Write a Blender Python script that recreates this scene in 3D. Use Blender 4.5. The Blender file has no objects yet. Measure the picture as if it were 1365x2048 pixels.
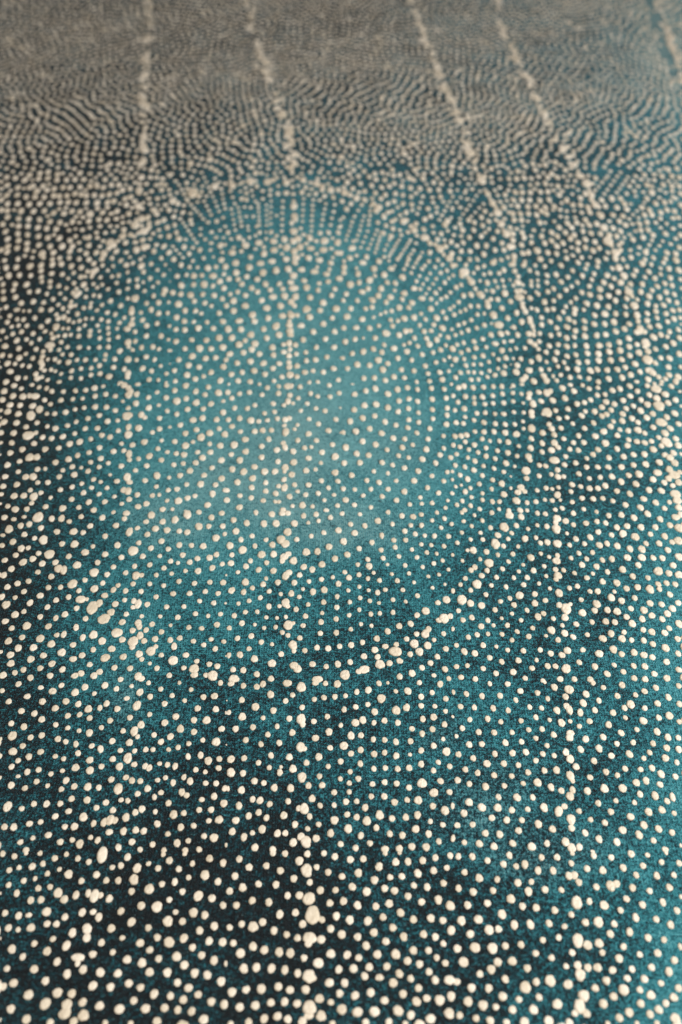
import bpy, math, random
import numpy as np
from math import sin, cos, tan, atan2, pi, hypot

rnd = random.Random(11)
rng = np.random.default_rng(11)
scene = bpy.context.scene
C = scene.collection

# ---------------------------------------------------------------- camera
LENS, SENS = 32.0, 36.0
PW, PH = 1365.0, 2048.0                      # size of the photograph the dots were surveyed on
F = LENS / SENS * PH
HORIZON = -1000.0
PITCH = math.atan((PH / 2 - HORIZON) / F)    # downwards
HC = 0.40                                    # camera height over the canvas
FOCUS_ROW = 1360.0
def depth_at(y):                             # distance along the optical axis of the canvas point seen at row y
    return HC / (sin(PITCH) + (y - PH / 2) / F * cos(PITCH))
cam_d = bpy.data.cameras.new('camera')
cam = bpy.data.objects.new('camera', cam_d)
C.objects.link(cam)
cam.location = (0, 0, HC)
cam.rotation_euler = (pi / 2 - PITCH, 0, 0)
cam_d.sensor_fit = 'VERTICAL'
cam_d.sensor_height = SENS
cam_d.lens = LENS
cam_d.clip_start, cam_d.clip_end = 0.01, 50
cam_d.dof.use_dof = True
cam_d.dof.focus_distance = depth_at(FOCUS_ROW)
cam_d.dof.aperture_fstop = FSTOP = 5.6
cam_d.dof.aperture_blades = 0
scene.camera = cam

# ---------------------------------------------------------------- room light and lamps
world = bpy.data.worlds.new('World')
scene.world = world
world.use_nodes = True
bg = world.node_tree.nodes['Background']
bg.inputs[0].default_value = (0.69, 0.66, 0.61, 1)
bg.inputs[1].default_value = 0.22
def area(name, loc, aim, size, power, col):
    d = bpy.data.lights.new(name, 'AREA')
    d.shape = 'RECTANGLE'
    d.size, d.size_y = size
    d.energy = power
    d.color = col
    o = bpy.data.objects.new(name, d)
    C.objects.link(o)
    o.location = loc
    import mathutils
    o.rotation_euler = (mathutils.Vector(aim) - mathutils.Vector(loc)).to_track_quat('-Z', 'Y').to_euler()
    return o
area('window_light', (0.85, 0.16, 0.68), (0.10, 0.36, 0), (0.5, 0.6), 14.2, (1.0, 0.985, 0.97))
area('fill_light', (-0.22, -0.22, 0.92), (0, 0.36, 0), (0.7, 0.5), 7.2, (1.0, 0.91, 0.80))  # unseen warm fill, added to lift the left and front
scene.view_settings.view_transform = 'Standard'
scene.view_settings.look = 'None'
scene.view_settings.exposure = 0.0
scene.view_settings.gamma = 1.0

# ---------------------------------------------------------------- from the photograph to the canvas plane
def to_plane(px, py):
    z = depth_at(py)
    X = (px - PW / 2) / F * z
    d = (py - PH / 2) / F * z
    return X, z * cos(PITCH) - d * sin(PITCH)
def to_photo(X, Y):
    z = Y * cos(PITCH) + HC * sin(PITCH)
    d = HC * cos(PITCH) - Y * sin(PITCH)
    return PW / 2 + X / z * F, PH / 2 + d / z * F
def scale_at(px, py):                        # metres on the canvas per photo pixel, across and along
    x0, y0 = to_plane(px, py)
    x1, _ = to_plane(px + 1, py)
    _, y1 = to_plane(px, py + 1)
    return abs(x1 - x0), abs(y1 - y0)
X0, X1 = -0.50, 0.50
Y0, Y1 = -0.03, 1.22

TILES = [
  (0, 1706, 3, 46, 52, 0.91,
   "18,5,40 88,20,40 158,3,30 242,2,36 330,32,42 400,8,36 469,33,40 534,54,40 615,12,58,100 767,25 893,64,36 981,8,36 1018,46 1110,4,34 1156,64,38 1259,34 1340,60 57,104,40 116,88,36 195,82 259,65,40 358,98,34 413,128,52 286,124,38 675,87,38 727,76,42 824,92,54 950,92,42 1074,97,42 1133,147,38 1231,133,56 1309,172,46 144,167,40 212,154,34 53,192,40 490,168,42 580,131,46 639,165,42 711,166,44 805,160,58 973,187,42 1050,174,38,58 231,212,42 302,204,40 350,240,54,66 387,279,50 457,253,44,58 102,242,38,56 186,284,44,54 247,281,46 657,275,46,56 791,231,44 897,217,58,66 1017,281,40 1096,232,42 1191,258,58 1273,272,46,58 1340,314,44 531,242,40,56 568,258,56,80 606,254,36,48 4,242,16,40 32,361,42 113,377,46 174,373,44,40 281,353,54,62 391,385,44,52 495,357,48,56 560,354,44,44 594,385,48,58 727,350,46 849,317,50 943,324,62 1055,355,38 1162,358,54,62 1230,373,46,58 1008,410,60,68 1096,411,46 790,415,52 1287,439,50 52,450,46 110,460,38,40 187,449,52,58 284,425,46,48 340,427,46,48 524,455,56,70 522,508,50,62 436,479,46,66 669,453,50 891,449,44 1199,466,46,58 4,513,14,36 319,516,40 207,544,42 73,577,52 400,556,50,66 610,538,46 735,510,42,40 842,540,50 945,507,46 1016,536,62,68 1104,512,52 1256,529,48,58 1337,535,50,58 284,590,50,60 138,623,44 558,608,50,52 678,596,40,46 764,640,52 900,582,46 953,635,46 1061,622,56 1156,567,46 1211,614,48 344,653,48,56 470,628,78,54 467,662,38,50 43,694,42 207,697,50,58 404,727,50,62 500,700,48,62 603,717,54 708,723,50,58 853,660,54 899,715,52,58 1005,717,52,62 1107,673,50,62 1169,721,50,62 1285,645,50,62 1356,664,24,60 1245,733,50,62 83,781,52 22,802,46 274,768,50 558,797,54 664,805,50,58 774,783,50 844,807,50,54 1066,778,48 1328,771,52,62 1132,810,52 173,852,58 346,839,58 432,844,52 926,846,52,62 1190,850,48 1024,858,48 273,905,64 403,912,62,74 390,964,68,74 497,896,52,58 599,918,54 804,886,48,54 718,937,58 874,934,56,62 1101,880,50,58 1269,893,52,58 1346,909,46,68 67,936,52 502,975,66,70 989,930,50 1068,942,48 1151,950,50,58 160,998,54 2,1002,18,44 302,1018,48 443,1014,54 632,1020,40 943,1010,52 1223,1000,56,66 785,1024,40"),
  (455, 1706, 3, 46, 52, 0.91,
   "72,37,44 274,2,40 347,4,42 480,6,44 580,2,40 645,22,44 738,40,46 816,36,44 947,1,36 1034,0,30 1010,55,48 1084,52,46 1172,45,46 1248,29,44 1337,16,42 131,86,46 234,77,44 318,107,46 432,48,52 536,85,40 476,106,64,82 605,116,44 688,141,44 786,121,48,60 910,82,50 977,146,44,44 1047,141,44 1142,123,48,60 1238,106,46 1317,89,40 46,139,46 92,208,50 187,187,44 292,190,46 399,154,46 495,176,42 883,163,50 558,224,48 649,223,42 750,203,48 836,232,52,60 944,213,46 1003,227,48 1119,195,42 1199,205,46 1297,182,44 14,229,46 362,256,44 433,255,52,54 490,275,70,78 54,314,46 149,286,46 249,296,48 615,301,46 697,289,48 781,314,50 891,320,46 971,304,50 1084,260,46 1165,294,46 1266,281,48,62 1337,317,56 512,373,76,108 315,369,48,58 409,358,46 567,400,44 452,427,48 654,379,48,56 735,402,52 843,408,52 934,385,46 1039,359,50 1116,399,48 1221,392,50 1293,405,46 14,447,42 86,427,44 155,443,62,66 212,415,48 280,466,48 356,490,44 421,510,46 495,510,78,70 486,545,52,46 563,519,52 620,455,48 686,489,52 879,477,50 993,448,48 1058,503,50 782,504,48 1177,488,48 1248,504,46 1343,465,52,62 36,541,44 79,602,56 154,561,50,60 222,582,50,60 311,595,52,62 378,601,52,62 460,630,44,52 951,531,48 833,557,50 621,605,54 719,611,50 788,629,46 900,609,52 1010,608,56,66 1116,585,50 1207,585,46 1296,544,42 1256,628,42 1081,648,50 1153,667,48 1308,661,44 5,663,38,66 99,694,54,62 174,687,50,62 265,693,50,62 345,702,46,62 422,722,46,58 546,661,60 490,740,74,78 515,752,46,46 669,699,48 757,694,52 851,685,50 957,681,48 824,739,48 913,747,54,48 1032,725,50,58 1210,713,46 995,780,54 1100,754,46 1247,763,50 1332,763,66,60 612,779,54 704,780,50 306,802,50,58 113,820,50,54 204,816,54,66 376,822,50 470,820,54,58 28,835,54 674,843,48 860,838,52 766,856,52 1147,811,48 1054,846,50 1196,872,48 1343,860,50,66 1274,883,60 943,885,50 5,905,30,54 74,925,52,60 168,915,54,60 261,898,50,54 344,893,50 419,904,50 553,874,54 621,896,46,46 493,930,74,90 490,975,60,54 687,939,60,66 780,955,62,66 883,952,62,66 1025,947,62,68 1135,892,54,62 1101,973,52 1331,963,60,70 301,980,52 221,995,50,60 363,998,50 563,978,60 1219,995,58 450,1012,54 128,1015,48 830,1018,48 969,1015,48 20,1024,40 630,1024,42 1068,1024,40"),
  (910, 1706, 3, 46, 52, 0.91,
   "21,21,42 105,22,44 196,46,42 327,14,44 520,27,42 613,26,44 705,2,34 833,16,42 938,27,42 1058,6,46 1156,13,36 1268,0,30 1240,55,40 1346,62,42 58,116,42 146,151,50 254,159,42 292,67,44 368,80,40 420,69,46,58 499,105,46,54 590,107,42,56 699,62,40 793,94,44 887,105,48 1010,89,46 1129,77,42 684,138,46,58 717,134,48,58 744,176,44,52 1088,133,42 1211,137,42,56 1314,133,40 22,212,44 110,234,48 229,226,44 378,179,48 459,173,40 442,231,48,62 541,220,46 639,222,40 849,204,44 934,198,52,72 969,186,48,56 1066,209,44,56 1168,228,42 1287,207,46 1356,263,24,50 77,313,48 195,302,46 336,276,54 406,320,46 488,329,48 599,344,44,54 731,299,60,86 807,291,40,52 896,314,54 1030,276,44 994,344,42 1126,311,46 1248,297,42,56 1333,346,44 699,370,42 39,407,54 141,399,54 283,368,54 357,432,46,66 453,429,46,66 565,423,46 658,441,40 783,417,48 861,415,58,70 956,426,44 1085,388,46,58 1208,398,44 1294,431,46,58 205,462,56,66 262,457,46 92,487,50 3,466,20,40 933,486,48 1048,474,48,58 528,523,42 623,507,42 1159,509,46,56 1255,521,42 738,525,60,90 797,553,56,62 865,542,54,62 1012,562,44 15,574,50 121,568,60 226,572,60,70 303,558,46 397,550,46 485,602,44 580,629,44 704,598,44 885,598,42 1109,609,42 1217,601,48 1352,562,30,54 985,633,48,62 52,655,60,66 257,655,50,62 344,649,54 218,699,54 150,726,46 434,692,48 667,680,40 737,674,50,58 752,732,60,78 798,688,48,56 856,688,54,58 946,703,48 1063,697,44 1180,686,46 1317,644,48 1284,712,48,64 12,773,46 302,757,48 100,809,52 203,812,50 423,806,64,76 488,774,48 572,767,64,72 679,789,56,64 842,811,48 909,766,50,58 1034,752,46 1137,756,46,58 1237,782,42 1343,811,46,58 287,861,54 505,866,46 384,879,44 79,891,56 773,857,66,74 953,861,50 1013,822,62 1110,821,44 1176,853,54,62 1313,867,52,58 2,866,24,54 169,914,58 246,924,44 346,940,50 472,940,54,66 615,907,60,64 748,920,64,88 891,905,54 1115,904,50 1266,902,46 29,974,46 127,992,46 720,962,44,50 791,964,50 1046,957,54 1171,968,48,58 1223,940,52 987,990,50,58 1324,995,62,68 212,1008,50,62 310,1016,44 417,1014,56 563,1008,58,66 686,1018,50 1212,1022,40 1092,1022,36 918,1024,38"),
  (0, 1365, 3, 40, 41, 0.91,
   "112,10,40 14,50,36 246,31,42,32 317,53,52,42 370,18,38 511,28,44 452,60,48 631,18,44 700,39,38 791,22,32 841,59,46 567,67,34 966,40,36 893,3,34 1148,43,34 1034,79,36 1078,2,30 1324,3,38 1288,82,44 1222,88,40 54,115,40 165,84,46,38 256,115,44 397,114,44 471,130,42 601,153,34,44 641,127,42 762,96,40,34 902,86,40 823,140,46,64 989,128,40 1109,109,34 1362,108,12 130,172,42 208,187,42 333,155,44 532,160,48 705,159,42 408,200,40 479,193,38 252,222,44 539,214,40 662,229,40 781,211,40 899,192,36 848,254,46,50 1056,205,44 1187,156,42 1296,161,42 990,242,44 1165,226,42 1241,227,50 1357,182,18,36 69,247,40 145,266,44 336,254,38 408,273,36 476,290,34 538,303,44,50 610,271,36 740,291,38 807,293,48,60 827,326,34 926,315,38 1084,279,46,52 1024,325,44 1165,297,42 1331,279,42 76,321,54 185,330,40 252,318,42 4,342,24,40 349,340,42 396,356,38 457,370,36,46 675,352,42 778,361,46 967,356,42 1134,367,36 1218,346,36 1298,357,52 138,381,40 79,415,54,48 245,417,42 552,381,38 605,400,38,54 470,425,40 724,408,38 809,411,36 876,403,38 919,403,36 1013,403,34 1070,390,38 1205,437,38,50 1130,445,34,48 1251,470,48,52 1360,374,12 3,443,26,40 175,446,40,48 110,469,38 333,443,36 383,458,36 540,466,46 678,460,42 768,455,50,66 718,505,46,52 807,492,40 872,502,36,46 897,513,38,48 959,487,34 1006,494,38 1052,503,38,48 610,504,40 1317,459,40 1313,514,40 1176,524,38 1233,537,34 71,506,40 165,537,42 233,524,40 455,511,48 541,528,46,54 376,530,34 307,549,36 110,563,36,28 3,572,20,36 221,595,40 398,588,40,50 669,583,42 757,570,40 793,589,40,48 843,592,40 947,586,36 994,572,36 1040,602,36,48 1105,568,34,44 1142,593,42,50 1235,605,38 1298,606,40 69,617,44,48 151,634,40 287,620,34 447,624,42 370,641,38 528,627,46,54 594,631,40 711,639,52,68 887,637,42,48 827,668,40 967,661,38 928,688,34,44 1092,658,40,52 1121,677,40 1212,703,38 1286,684,44 1350,636,36,46 431,698,42 524,706,46 637,721,42 728,705,36 768,710,38 205,729,40 281,729,42,48 363,727,40 132,757,38 47,745,52,62 580,752,40 679,767,42 853,760,44,48 813,780,40,46 1012,724,40,46 1196,765,40 1268,764,42 1344,726,46,50 1104,784,40 413,773,42 333,804,42 933,776,36 502,808,48,58 757,810,44,58 625,840,40,58 661,826,48,68 692,828,38,48 1043,793,46,58 1254,830,38 1316,824,50 563,846,36,48 245,837,38 178,848,42 945,849,42,48 28,867,42,46 84,868,42,52 390,866,40 448,865,46,50 657,898,44 742,893,42,54 816,886,42,48 864,892,40,50 1086,869,40,52 1163,860,40 1008,909,38 1226,922,40 1285,932,52 291,916,44 199,934,36 123,958,40 363,957,42,46 435,945,38 545,930,36 588,947,38,48 480,969,46,58 793,957,44 1064,964,42,54 1131,950,38 917,972,36,46 712,990,40,50 1196,1002,40 842,1003,38 1358,975,20,44 157,1006,42 245,1006,42 20,1016,34,30 620,1012,50,50 985,1006,36,40 1113,1007,40 400,1016,36,24"),
  (455, 1365, 3, 40, 43, 0.91,
   "22,8,46,36 97,20,38 177,26,40 214,10,40,46 360,5,58,44 444,29,56 260,73,46 392,76,36 528,5,46,34 589,6,36 660,10,46 777,57,38 846,46,44 910,6,38 1011,53,32 1083,52,46 1152,2,36 1277,10,42 1229,61,36 1163,86,40 1311,98,38 1357,58,26,42 963,2,26 12,106,38 87,106,40 350,111,38 522,102,36 580,91,38 645,86,38 709,80,34 924,97,52 843,132,36 770,147,38 169,147,48 449,150,38 277,169,42 701,163,38 884,176,44 1013,168,52 1075,151,46 1163,140,38 1245,143,34 1309,173,34 10,180,34 90,206,48 215,213,34 372,217,40 443,222,54,66 452,252,40 519,234,38 600,205,38 768,242,48 813,226,46 681,257,34 880,242,36 943,229,40 1023,242,40 1173,220,38,46 1238,208,44 1303,252,40 1353,205,24 50,279,42 154,269,40 299,264,36 243,313,38 390,301,42 610,297,46 529,334,44 742,320,46,52 802,318,40 1108,278,38 1169,308,38,46 1231,281,40 1295,340,32 111,346,40 202,371,38 312,363,40 876,342,38 944,345,38 1012,357,40,46 1099,353,40 12,375,42 440,388,52,62 460,398,40,40 617,392,38 699,380,50 800,405,40,46 742,427,40 881,430,42 944,421,38 1238,380,40 1163,409,40 1315,415,50 1096,433,30 262,438,40 372,448,44 101,455,40 22,461,48,50 187,482,38 549,447,46 680,474,40 475,482,40 1013,441,42,46 252,511,36 322,507,28 315,540,38,50 394,519,48 605,504,36 798,488,38,46 879,518,38 948,513,38 1022,519,40 1091,513,42 1163,491,40,48 1266,479,36 1334,504,38 22,541,50,58 94,545,42 737,536,36 1237,529,38 448,570,52,64 553,563,38 487,619,42 569,617,42 163,592,42,48 219,603,38 282,632,44,50 380,635,46,52 678,578,36 786,578,40 732,604,36 871,610,38 944,599,40 1016,607,40 1090,631,40 1168,605,56,60 1279,592,42 85,646,46 4,638,26,42 641,660,40 731,657,36 864,684,38 942,684,42 1239,662,52 1333,658,40 152,701,38,46 196,708,44,50 254,730,40 365,713,40 509,697,44,50 557,739,38 641,736,36 712,716,42 776,713,38 1003,719,44 1079,705,38 1145,707,50 827,751,42,50 70,740,44,50 188,780,42 428,756,36,44 462,758,50,72 494,804,36,46 1233,742,42 1306,769,50,58 1352,741,28,50 128,801,40,50 235,812,40,46 339,798,46,50 643,827,50 719,792,40 776,808,42 914,796,50,60 988,816,42 1071,809,42,48 1141,796,46,50 837,831,48,62 51,828,46 406,852,40,50 548,852,38 1218,834,36 1293,854,38 894,872,40,46 209,881,44,58 482,878,36 725,878,50,56 620,905,44,54 1130,880,48 30,895,44,50 151,903,36 100,928,40,56 301,906,44,50 348,904,40 442,925,46,52 473,957,58,72 395,961,48,54 533,936,46 801,919,40,50 975,908,42 1050,917,44,48 1208,909,42,50 1269,954,40 1354,935,30,66 680,970,40 856,965,40 166,990,46,50 8,976,40,50 770,993,40,46 1107,985,46 1193,988,48 946,1000,50,46 1032,998,46 273,1003,44 347,1010,44,34 578,1006,44 482,1012,38,26"),
  (910, 1365, 3, 40, 43, 0.91,
   "210,8,34 317,10,38 69,69,38 163,82,38,44 271,80,40 393,52,40 496,63,38 366,106,36 597,29,44 685,43,58,54 557,98,36 664,86,42 787,70,44,48 829,3,36 891,31,36 1003,16,42 1138,53,40 1206,32,40 1343,21,38 975,81,40 1084,75,36 1281,90,42 4,60,20 540,0,26 34,145,38 117,150,36,42 230,155,38,46 320,168,36,42 449,148,36 520,154,36 770,124,46 864,109,38 612,168,44,50 672,144,44,48 688,166,42,60 840,167,40 752,181,42,50 1055,132,50 1018,153,40 1139,155,38 949,182,42 1216,127,42 1347,130,38,46 1287,200,48 90,223,36 197,218,38,46 276,236,36 397,230,36 486,209,36,42 569,225,32 640,243,48,50 692,233,32 747,263,36 808,233,40 1023,212,34 1131,231,48,50 1223,212,40 1346,236,36 922,254,44 45,275,38 143,298,40,44 236,301,40 343,300,36 443,284,36 523,280,38 593,314,40,44 486,335,36 693,305,50,46 688,330,48,52 785,340,44,48 890,328,42 998,303,42 1092,283,36 1213,296,44,50 1278,330,42,50 1070,360,38 1341,332,36,44 10,322,30 86,373,42 162,370,40 303,362,42 400,356,38 553,379,36 755,402,42,48 865,396,46 972,368,38 1189,367,38,44 1271,393,44 1343,402,40,50 22,432,40 240,429,40 346,424,42,46 426,418,42 528,429,38 596,439,36 666,418,44,48 692,460,48,56 727,506,44 1168,421,38 1047,431,46,50 1263,454,46,50 939,440,42 835,471,40,48 110,455,40 486,469,38 1134,455,36 193,487,46 294,487,42 381,496,38 63,522,40 137,543,40 439,540,40 537,529,40 610,526,42,54 236,557,40 341,562,38 811,570,40 907,537,42 1021,518,40 1183,514,42 1114,522,38 1237,550,46,52 975,557,38 1332,480,34,44 1323,565,38,46 692,560,48,62 706,588,36,40 17,587,42,46 87,609,38,44 184,625,46 297,620,38 410,606,36 496,601,50 577,629,44,50 639,650,40,46 706,645,40,50 691,683,50,56 795,652,46,50 897,637,50,56 1007,635,48,56 1089,601,46 1147,590,44,50 1231,613,42 1111,671,42 262,688,40 373,690,48 467,690,40 85,719,48 162,750,50 257,752,48,54 535,751,48,56 658,744,40,44 342,766,42 437,761,38 860,725,40,46 966,710,36 1078,721,36 1201,680,46,56 1273,712,38,46 1306,688,36,64 623,774,50,66 745,772,38,42 936,776,42 1242,765,46 1162,777,46,54 55,785,44,50 3,746,22,40 222,813,42 311,826,44 402,826,40 814,823,38 697,822,52,66 700,874,42,50 501,850,46,54 1054,806,46,50 1134,856,46,52 1316,785,36 107,853,40 15,857,40 586,880,44,50 382,889,44 900,842,40,46 183,905,44 269,912,46 782,903,42,46 1007,886,48 1222,879,46 1303,901,40,46 147,968,46 235,984,46 347,966,44 57,960,38 461,986,50,56 553,966,40,46 5,934,36,64 664,957,48,58 701,993,50,60 747,988,42,50 865,940,42,54 972,957,42,54 1105,915,48,54 1192,949,40 1262,1002,44,40 1057,1008,44,34 827,1014,36,24 1356,978,20,44 327,1018,40,20"),
  (0, 1024, 3, 38, 36, 0.93,
   "28,34,40,36 84,44,36,30 146,30,36,24 230,33,56,60 312,41,40 371,40,40,44 417,58,36,32 488,29,36 616,35,40 682,2,30 748,41,36 760,8,46,34 878,59,36 910,20,46 978,59,40 1052,48,42,46 1126,17,48,50 1270,34,40 1332,8,40,34 1195,2,36 56,104,46,50 126,84,40 177,74,40 18,140,36,26 148,136,38 247,97,38 343,119,40 443,119,46 500,124,36 543,85,38 632,146,38 697,82,40 778,121,40,58 826,97,34 886,136,38 934,102,42 1004,110,42 1077,116,36 1125,123,40 1195,88,46 1254,87,36 1338,86,38 1350,133,32 1297,157,46 14,202,36 79,180,42 209,158,34 262,169,52,52 374,192,38 449,194,48,44 559,207,32 706,200,42 834,186,36 800,234,58,54 907,218,38 970,176,40 1011,223,36 1077,199,40 1150,201,36 1221,206,42 129,220,46,40 171,216,34 96,260,38 30,290,38 198,282,42 233,249,36 298,254,58,52 414,267,38 512,243,46,42 632,255,40 730,273,38 587,304,38 858,267,38 960,265,32 1025,296,36 1069,306,30 1098,259,38 1140,302,38 1186,280,38 1259,275,42 1300,256,38 1335,313,34 140,302,46 255,311,42 334,303,40 352,341,48,48 383,349,44,52 464,320,50,44 70,342,42 682,330,36 809,326,36 900,318,36 985,337,36 1114,354,32 1190,355,42 1275,336,40 24,380,42 229,362,36 309,388,40 566,364,54,50 644,376,38 756,366,36 818,383,46,50 851,380,34 939,379,34 1031,370,32 1075,417,36 1359,379,18 1168,429,36 1261,422,36 1340,424,40 107,430,40 173,416,38 46,451,40 292,454,38 365,452,36 436,433,58,50 511,409,36 475,473,36 618,427,36 568,462,48,44 710,441,34 682,468,36,40 755,474,38 800,432,36 848,478,36 900,432,34 983,442,34 938,510,36 1040,491,38 1139,489,38 1233,478,36 1310,489,36 630,502,44,36 145,478,38 92,514,34 12,510,40,42 243,503,42 413,511,38 338,530,38 182,546,38,44 38,557,50 286,571,38 461,578,38 486,526,58,46 522,524,30 556,575,60,72 598,548,42,46 693,553,42 749,529,34 805,535,38,38 830,553,40,60 800,572,36,30 885,555,38 1001,570,36 1105,568,34 1199,535,34 1284,547,36 1355,548,20 92,617,46 145,598,36 243,630,38 336,637,34,42 391,615,42 515,641,38 625,642,68,56 668,602,46 759,614,36 852,626,32 735,662,42 831,668,46,44 838,690,36,40 963,627,30 1068,633,38 1174,611,36 1250,624,32 1324,613,34 914,674,38 33,657,46,36 72,698,38 162,684,50 292,687,42 458,693,34,48 703,725,64,52 797,712,40 842,742,40,50 878,709,38 970,720,38 1025,680,28 1134,693,36 1211,699,36 1303,677,40 562,738,50,50 342,739,36 384,735,36,46 52,775,46 134,753,40 243,760,50 498,754,36,46 614,775,48 735,767,42 800,778,56,60 795,812,40,36 866,774,40 932,763,42 1023,769,40 1046,807,36,50 1080,757,38 1162,776,36 1224,798,36 1268,764,34 1344,778,34 111,817,46 202,814,46 309,793,48 440,798,40 561,827,38 672,822,46,42 372,844,50 6,840,30 64,858,46 186,884,46 262,862,42 494,861,42 440,883,48,38 633,876,56,46 741,870,44 836,853,46,44 852,884,34,34 907,836,54,54 936,808,34,32 969,859,36 1117,859,40 1040,892,56,54 1182,896,36 1293,822,38 900,909,30 1358,864,16 67,910,46 243,938,40 313,911,44 540,916,38 142,947,40 376,946,42 688,935,40 782,939,40 943,938,38 1104,936,36 1166,942,56,54 1168,978,46,40 1257,914,38 1305,926,40 91,965,38 20,980,46 302,983,42 184,995,42 450,983,46,38 488,969,44,40 565,983,44,44 599,960,42,40 830,986,46,48 850,1000,42,40 1017,981,38 1277,983,58,58 1236,980,36 725,1005,38 1080,1016,36,30 1325,1012,40"),
  (455, 1024, 3, 36, 36, 0.93,
   "172,4,34 268,14,40 330,8,42,36 363,8,40,34 458,24,36 533,15,36 689,10,32 796,14,30 1048,24,36 1115,29,38 1164,16,32 1303,40,32 965,2,32 1258,4,30 38,49,38 117,67,40 220,71,42 293,70,44 403,70,42 486,65,28 548,54,30 619,34,34 740,74,34 825,84,36 904,54,40 991,73,32 1101,80,32 1165,81,34 1229,51,30 1283,95,30 1346,73,30 52,117,42 149,145,34 82,167,36 362,121,48,46 504,145,32 579,125,34 667,111,40 764,127,40 927,142,32,40 1065,116,36 1128,133,34 1185,142,30 1243,145,34 1327,147,34 16,203,44 166,205,34 233,168,32 271,198,40 322,167,50,50 348,191,50,48 417,166,34 698,178,42,44 868,183,36 999,170,34 1070,169,34 1164,195,30 1224,199,30 1300,206,32 92,229,48 28,258,34 206,257,46 278,254,42 366,252,40,34 342,270,48,44 330,292,36,40 474,241,46 541,238,42 610,210,44,38 791,220,36 720,257,40 923,229,34 1007,212,34 1108,226,30 1030,267,32 1197,244,32 1256,250,28 1138,273,32 1352,258,26 646,281,40 22,308,40 139,294,34 236,305,34 397,294,46 112,327,38 188,347,38 459,330,40 510,346,40 568,316,42 843,285,34 783,316,32 935,277,34 851,326,42 961,316,26 1067,321,32 1172,331,30 1239,309,32 1292,292,30 1327,346,28 705,362,32 10,378,38 64,362,30 277,354,40 370,364,44,36 351,384,46,50 434,379,36 633,392,30 730,395,38 790,377,34 844,400,32 878,365,28 987,373,28 1090,369,30 1206,387,28 1270,376,28 109,422,44 215,435,38 233,400,30 303,423,38 402,425,38 490,417,32 565,405,34 667,432,38 913,411,34 1020,413,34 1120,423,28 792,449,30 26,471,42 98,481,38 151,457,34 251,476,34 321,493,30 384,490,38,42 454,463,28 514,480,38,44 582,468,42 726,471,30 848,470,28 902,484,36 948,467,32 1053,469,32 1231,455,28 1306,434,24 1141,503,34 1354,474,28,38 131,534,32 198,515,34 67,550,30 350,546,46,54 360,565,38,34 432,510,32 578,542,36 659,508,34 797,516,32 855,534,32 735,541,32 910,546,28 994,527,32 1070,538,28 1263,545,36 1315,527,46 249,568,38 313,565,30 485,556,32 657,573,36 413,585,36 108,601,34 792,587,28,34 42,623,36 180,599,32 234,633,30 298,636,28 351,630,30 469,626,36 569,607,30 653,643,36 731,620,32 861,613,34 915,609,32 994,603,34 1138,620,38 1190,595,48,46 1300,640,56,54 1270,650,40,36 1338,626,36,38 1100,671,40 1031,685,40 88,668,38 12,697,34 165,676,28 290,691,32 221,696,30 365,680,50,58 395,668,30 455,682,34 562,661,38 802,673,30 865,683,30 741,704,32 330,723,34 654,725,38 558,729,36 364,741,34 962,717,40 1207,704,38,40 1188,732,50,50 1298,731,34 1354,702,24,36 1136,733,36 61,759,36 144,745,38 435,757,36 204,781,36 268,794,30 897,760,40 811,783,36 743,799,40 674,807,36 1076,763,36 1240,768,32 394,800,52,52 400,834,32,34 538,814,38 605,819,40 465,832,36 948,807,40,36 1014,795,36,34 1122,792,50,52 1202,802,46 1311,822,38 885,828,42 1008,838,68,56 130,821,34 323,853,38 76,857,42 10,860,30,40 163,882,44 268,909,48 820,867,40 902,870,38 1097,854,38 1153,840,46,50 1260,869,38 1034,894,40 737,901,38 663,914,42 511,914,40 399,922,50,46 422,942,46,50 593,928,36 916,915,56,52 973,908,40 1219,907,38 35,946,38 96,950,40 177,974,40 1168,935,38 1108,969,44 1306,944,40 820,946,68,44 788,958,38,36 1240,981,32 706,978,56,56 1034,988,40 40,1002,62,46 262,1001,40 212,1012,56,30 360,1010,58,36 541,1005,66,40 1329,1000,34 965,1010,36,30 1152,1010,40,36 592,1016,36,24 662,1014,42,26"),
  (910, 1024, 3, 38, 38, 0.93,
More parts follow.
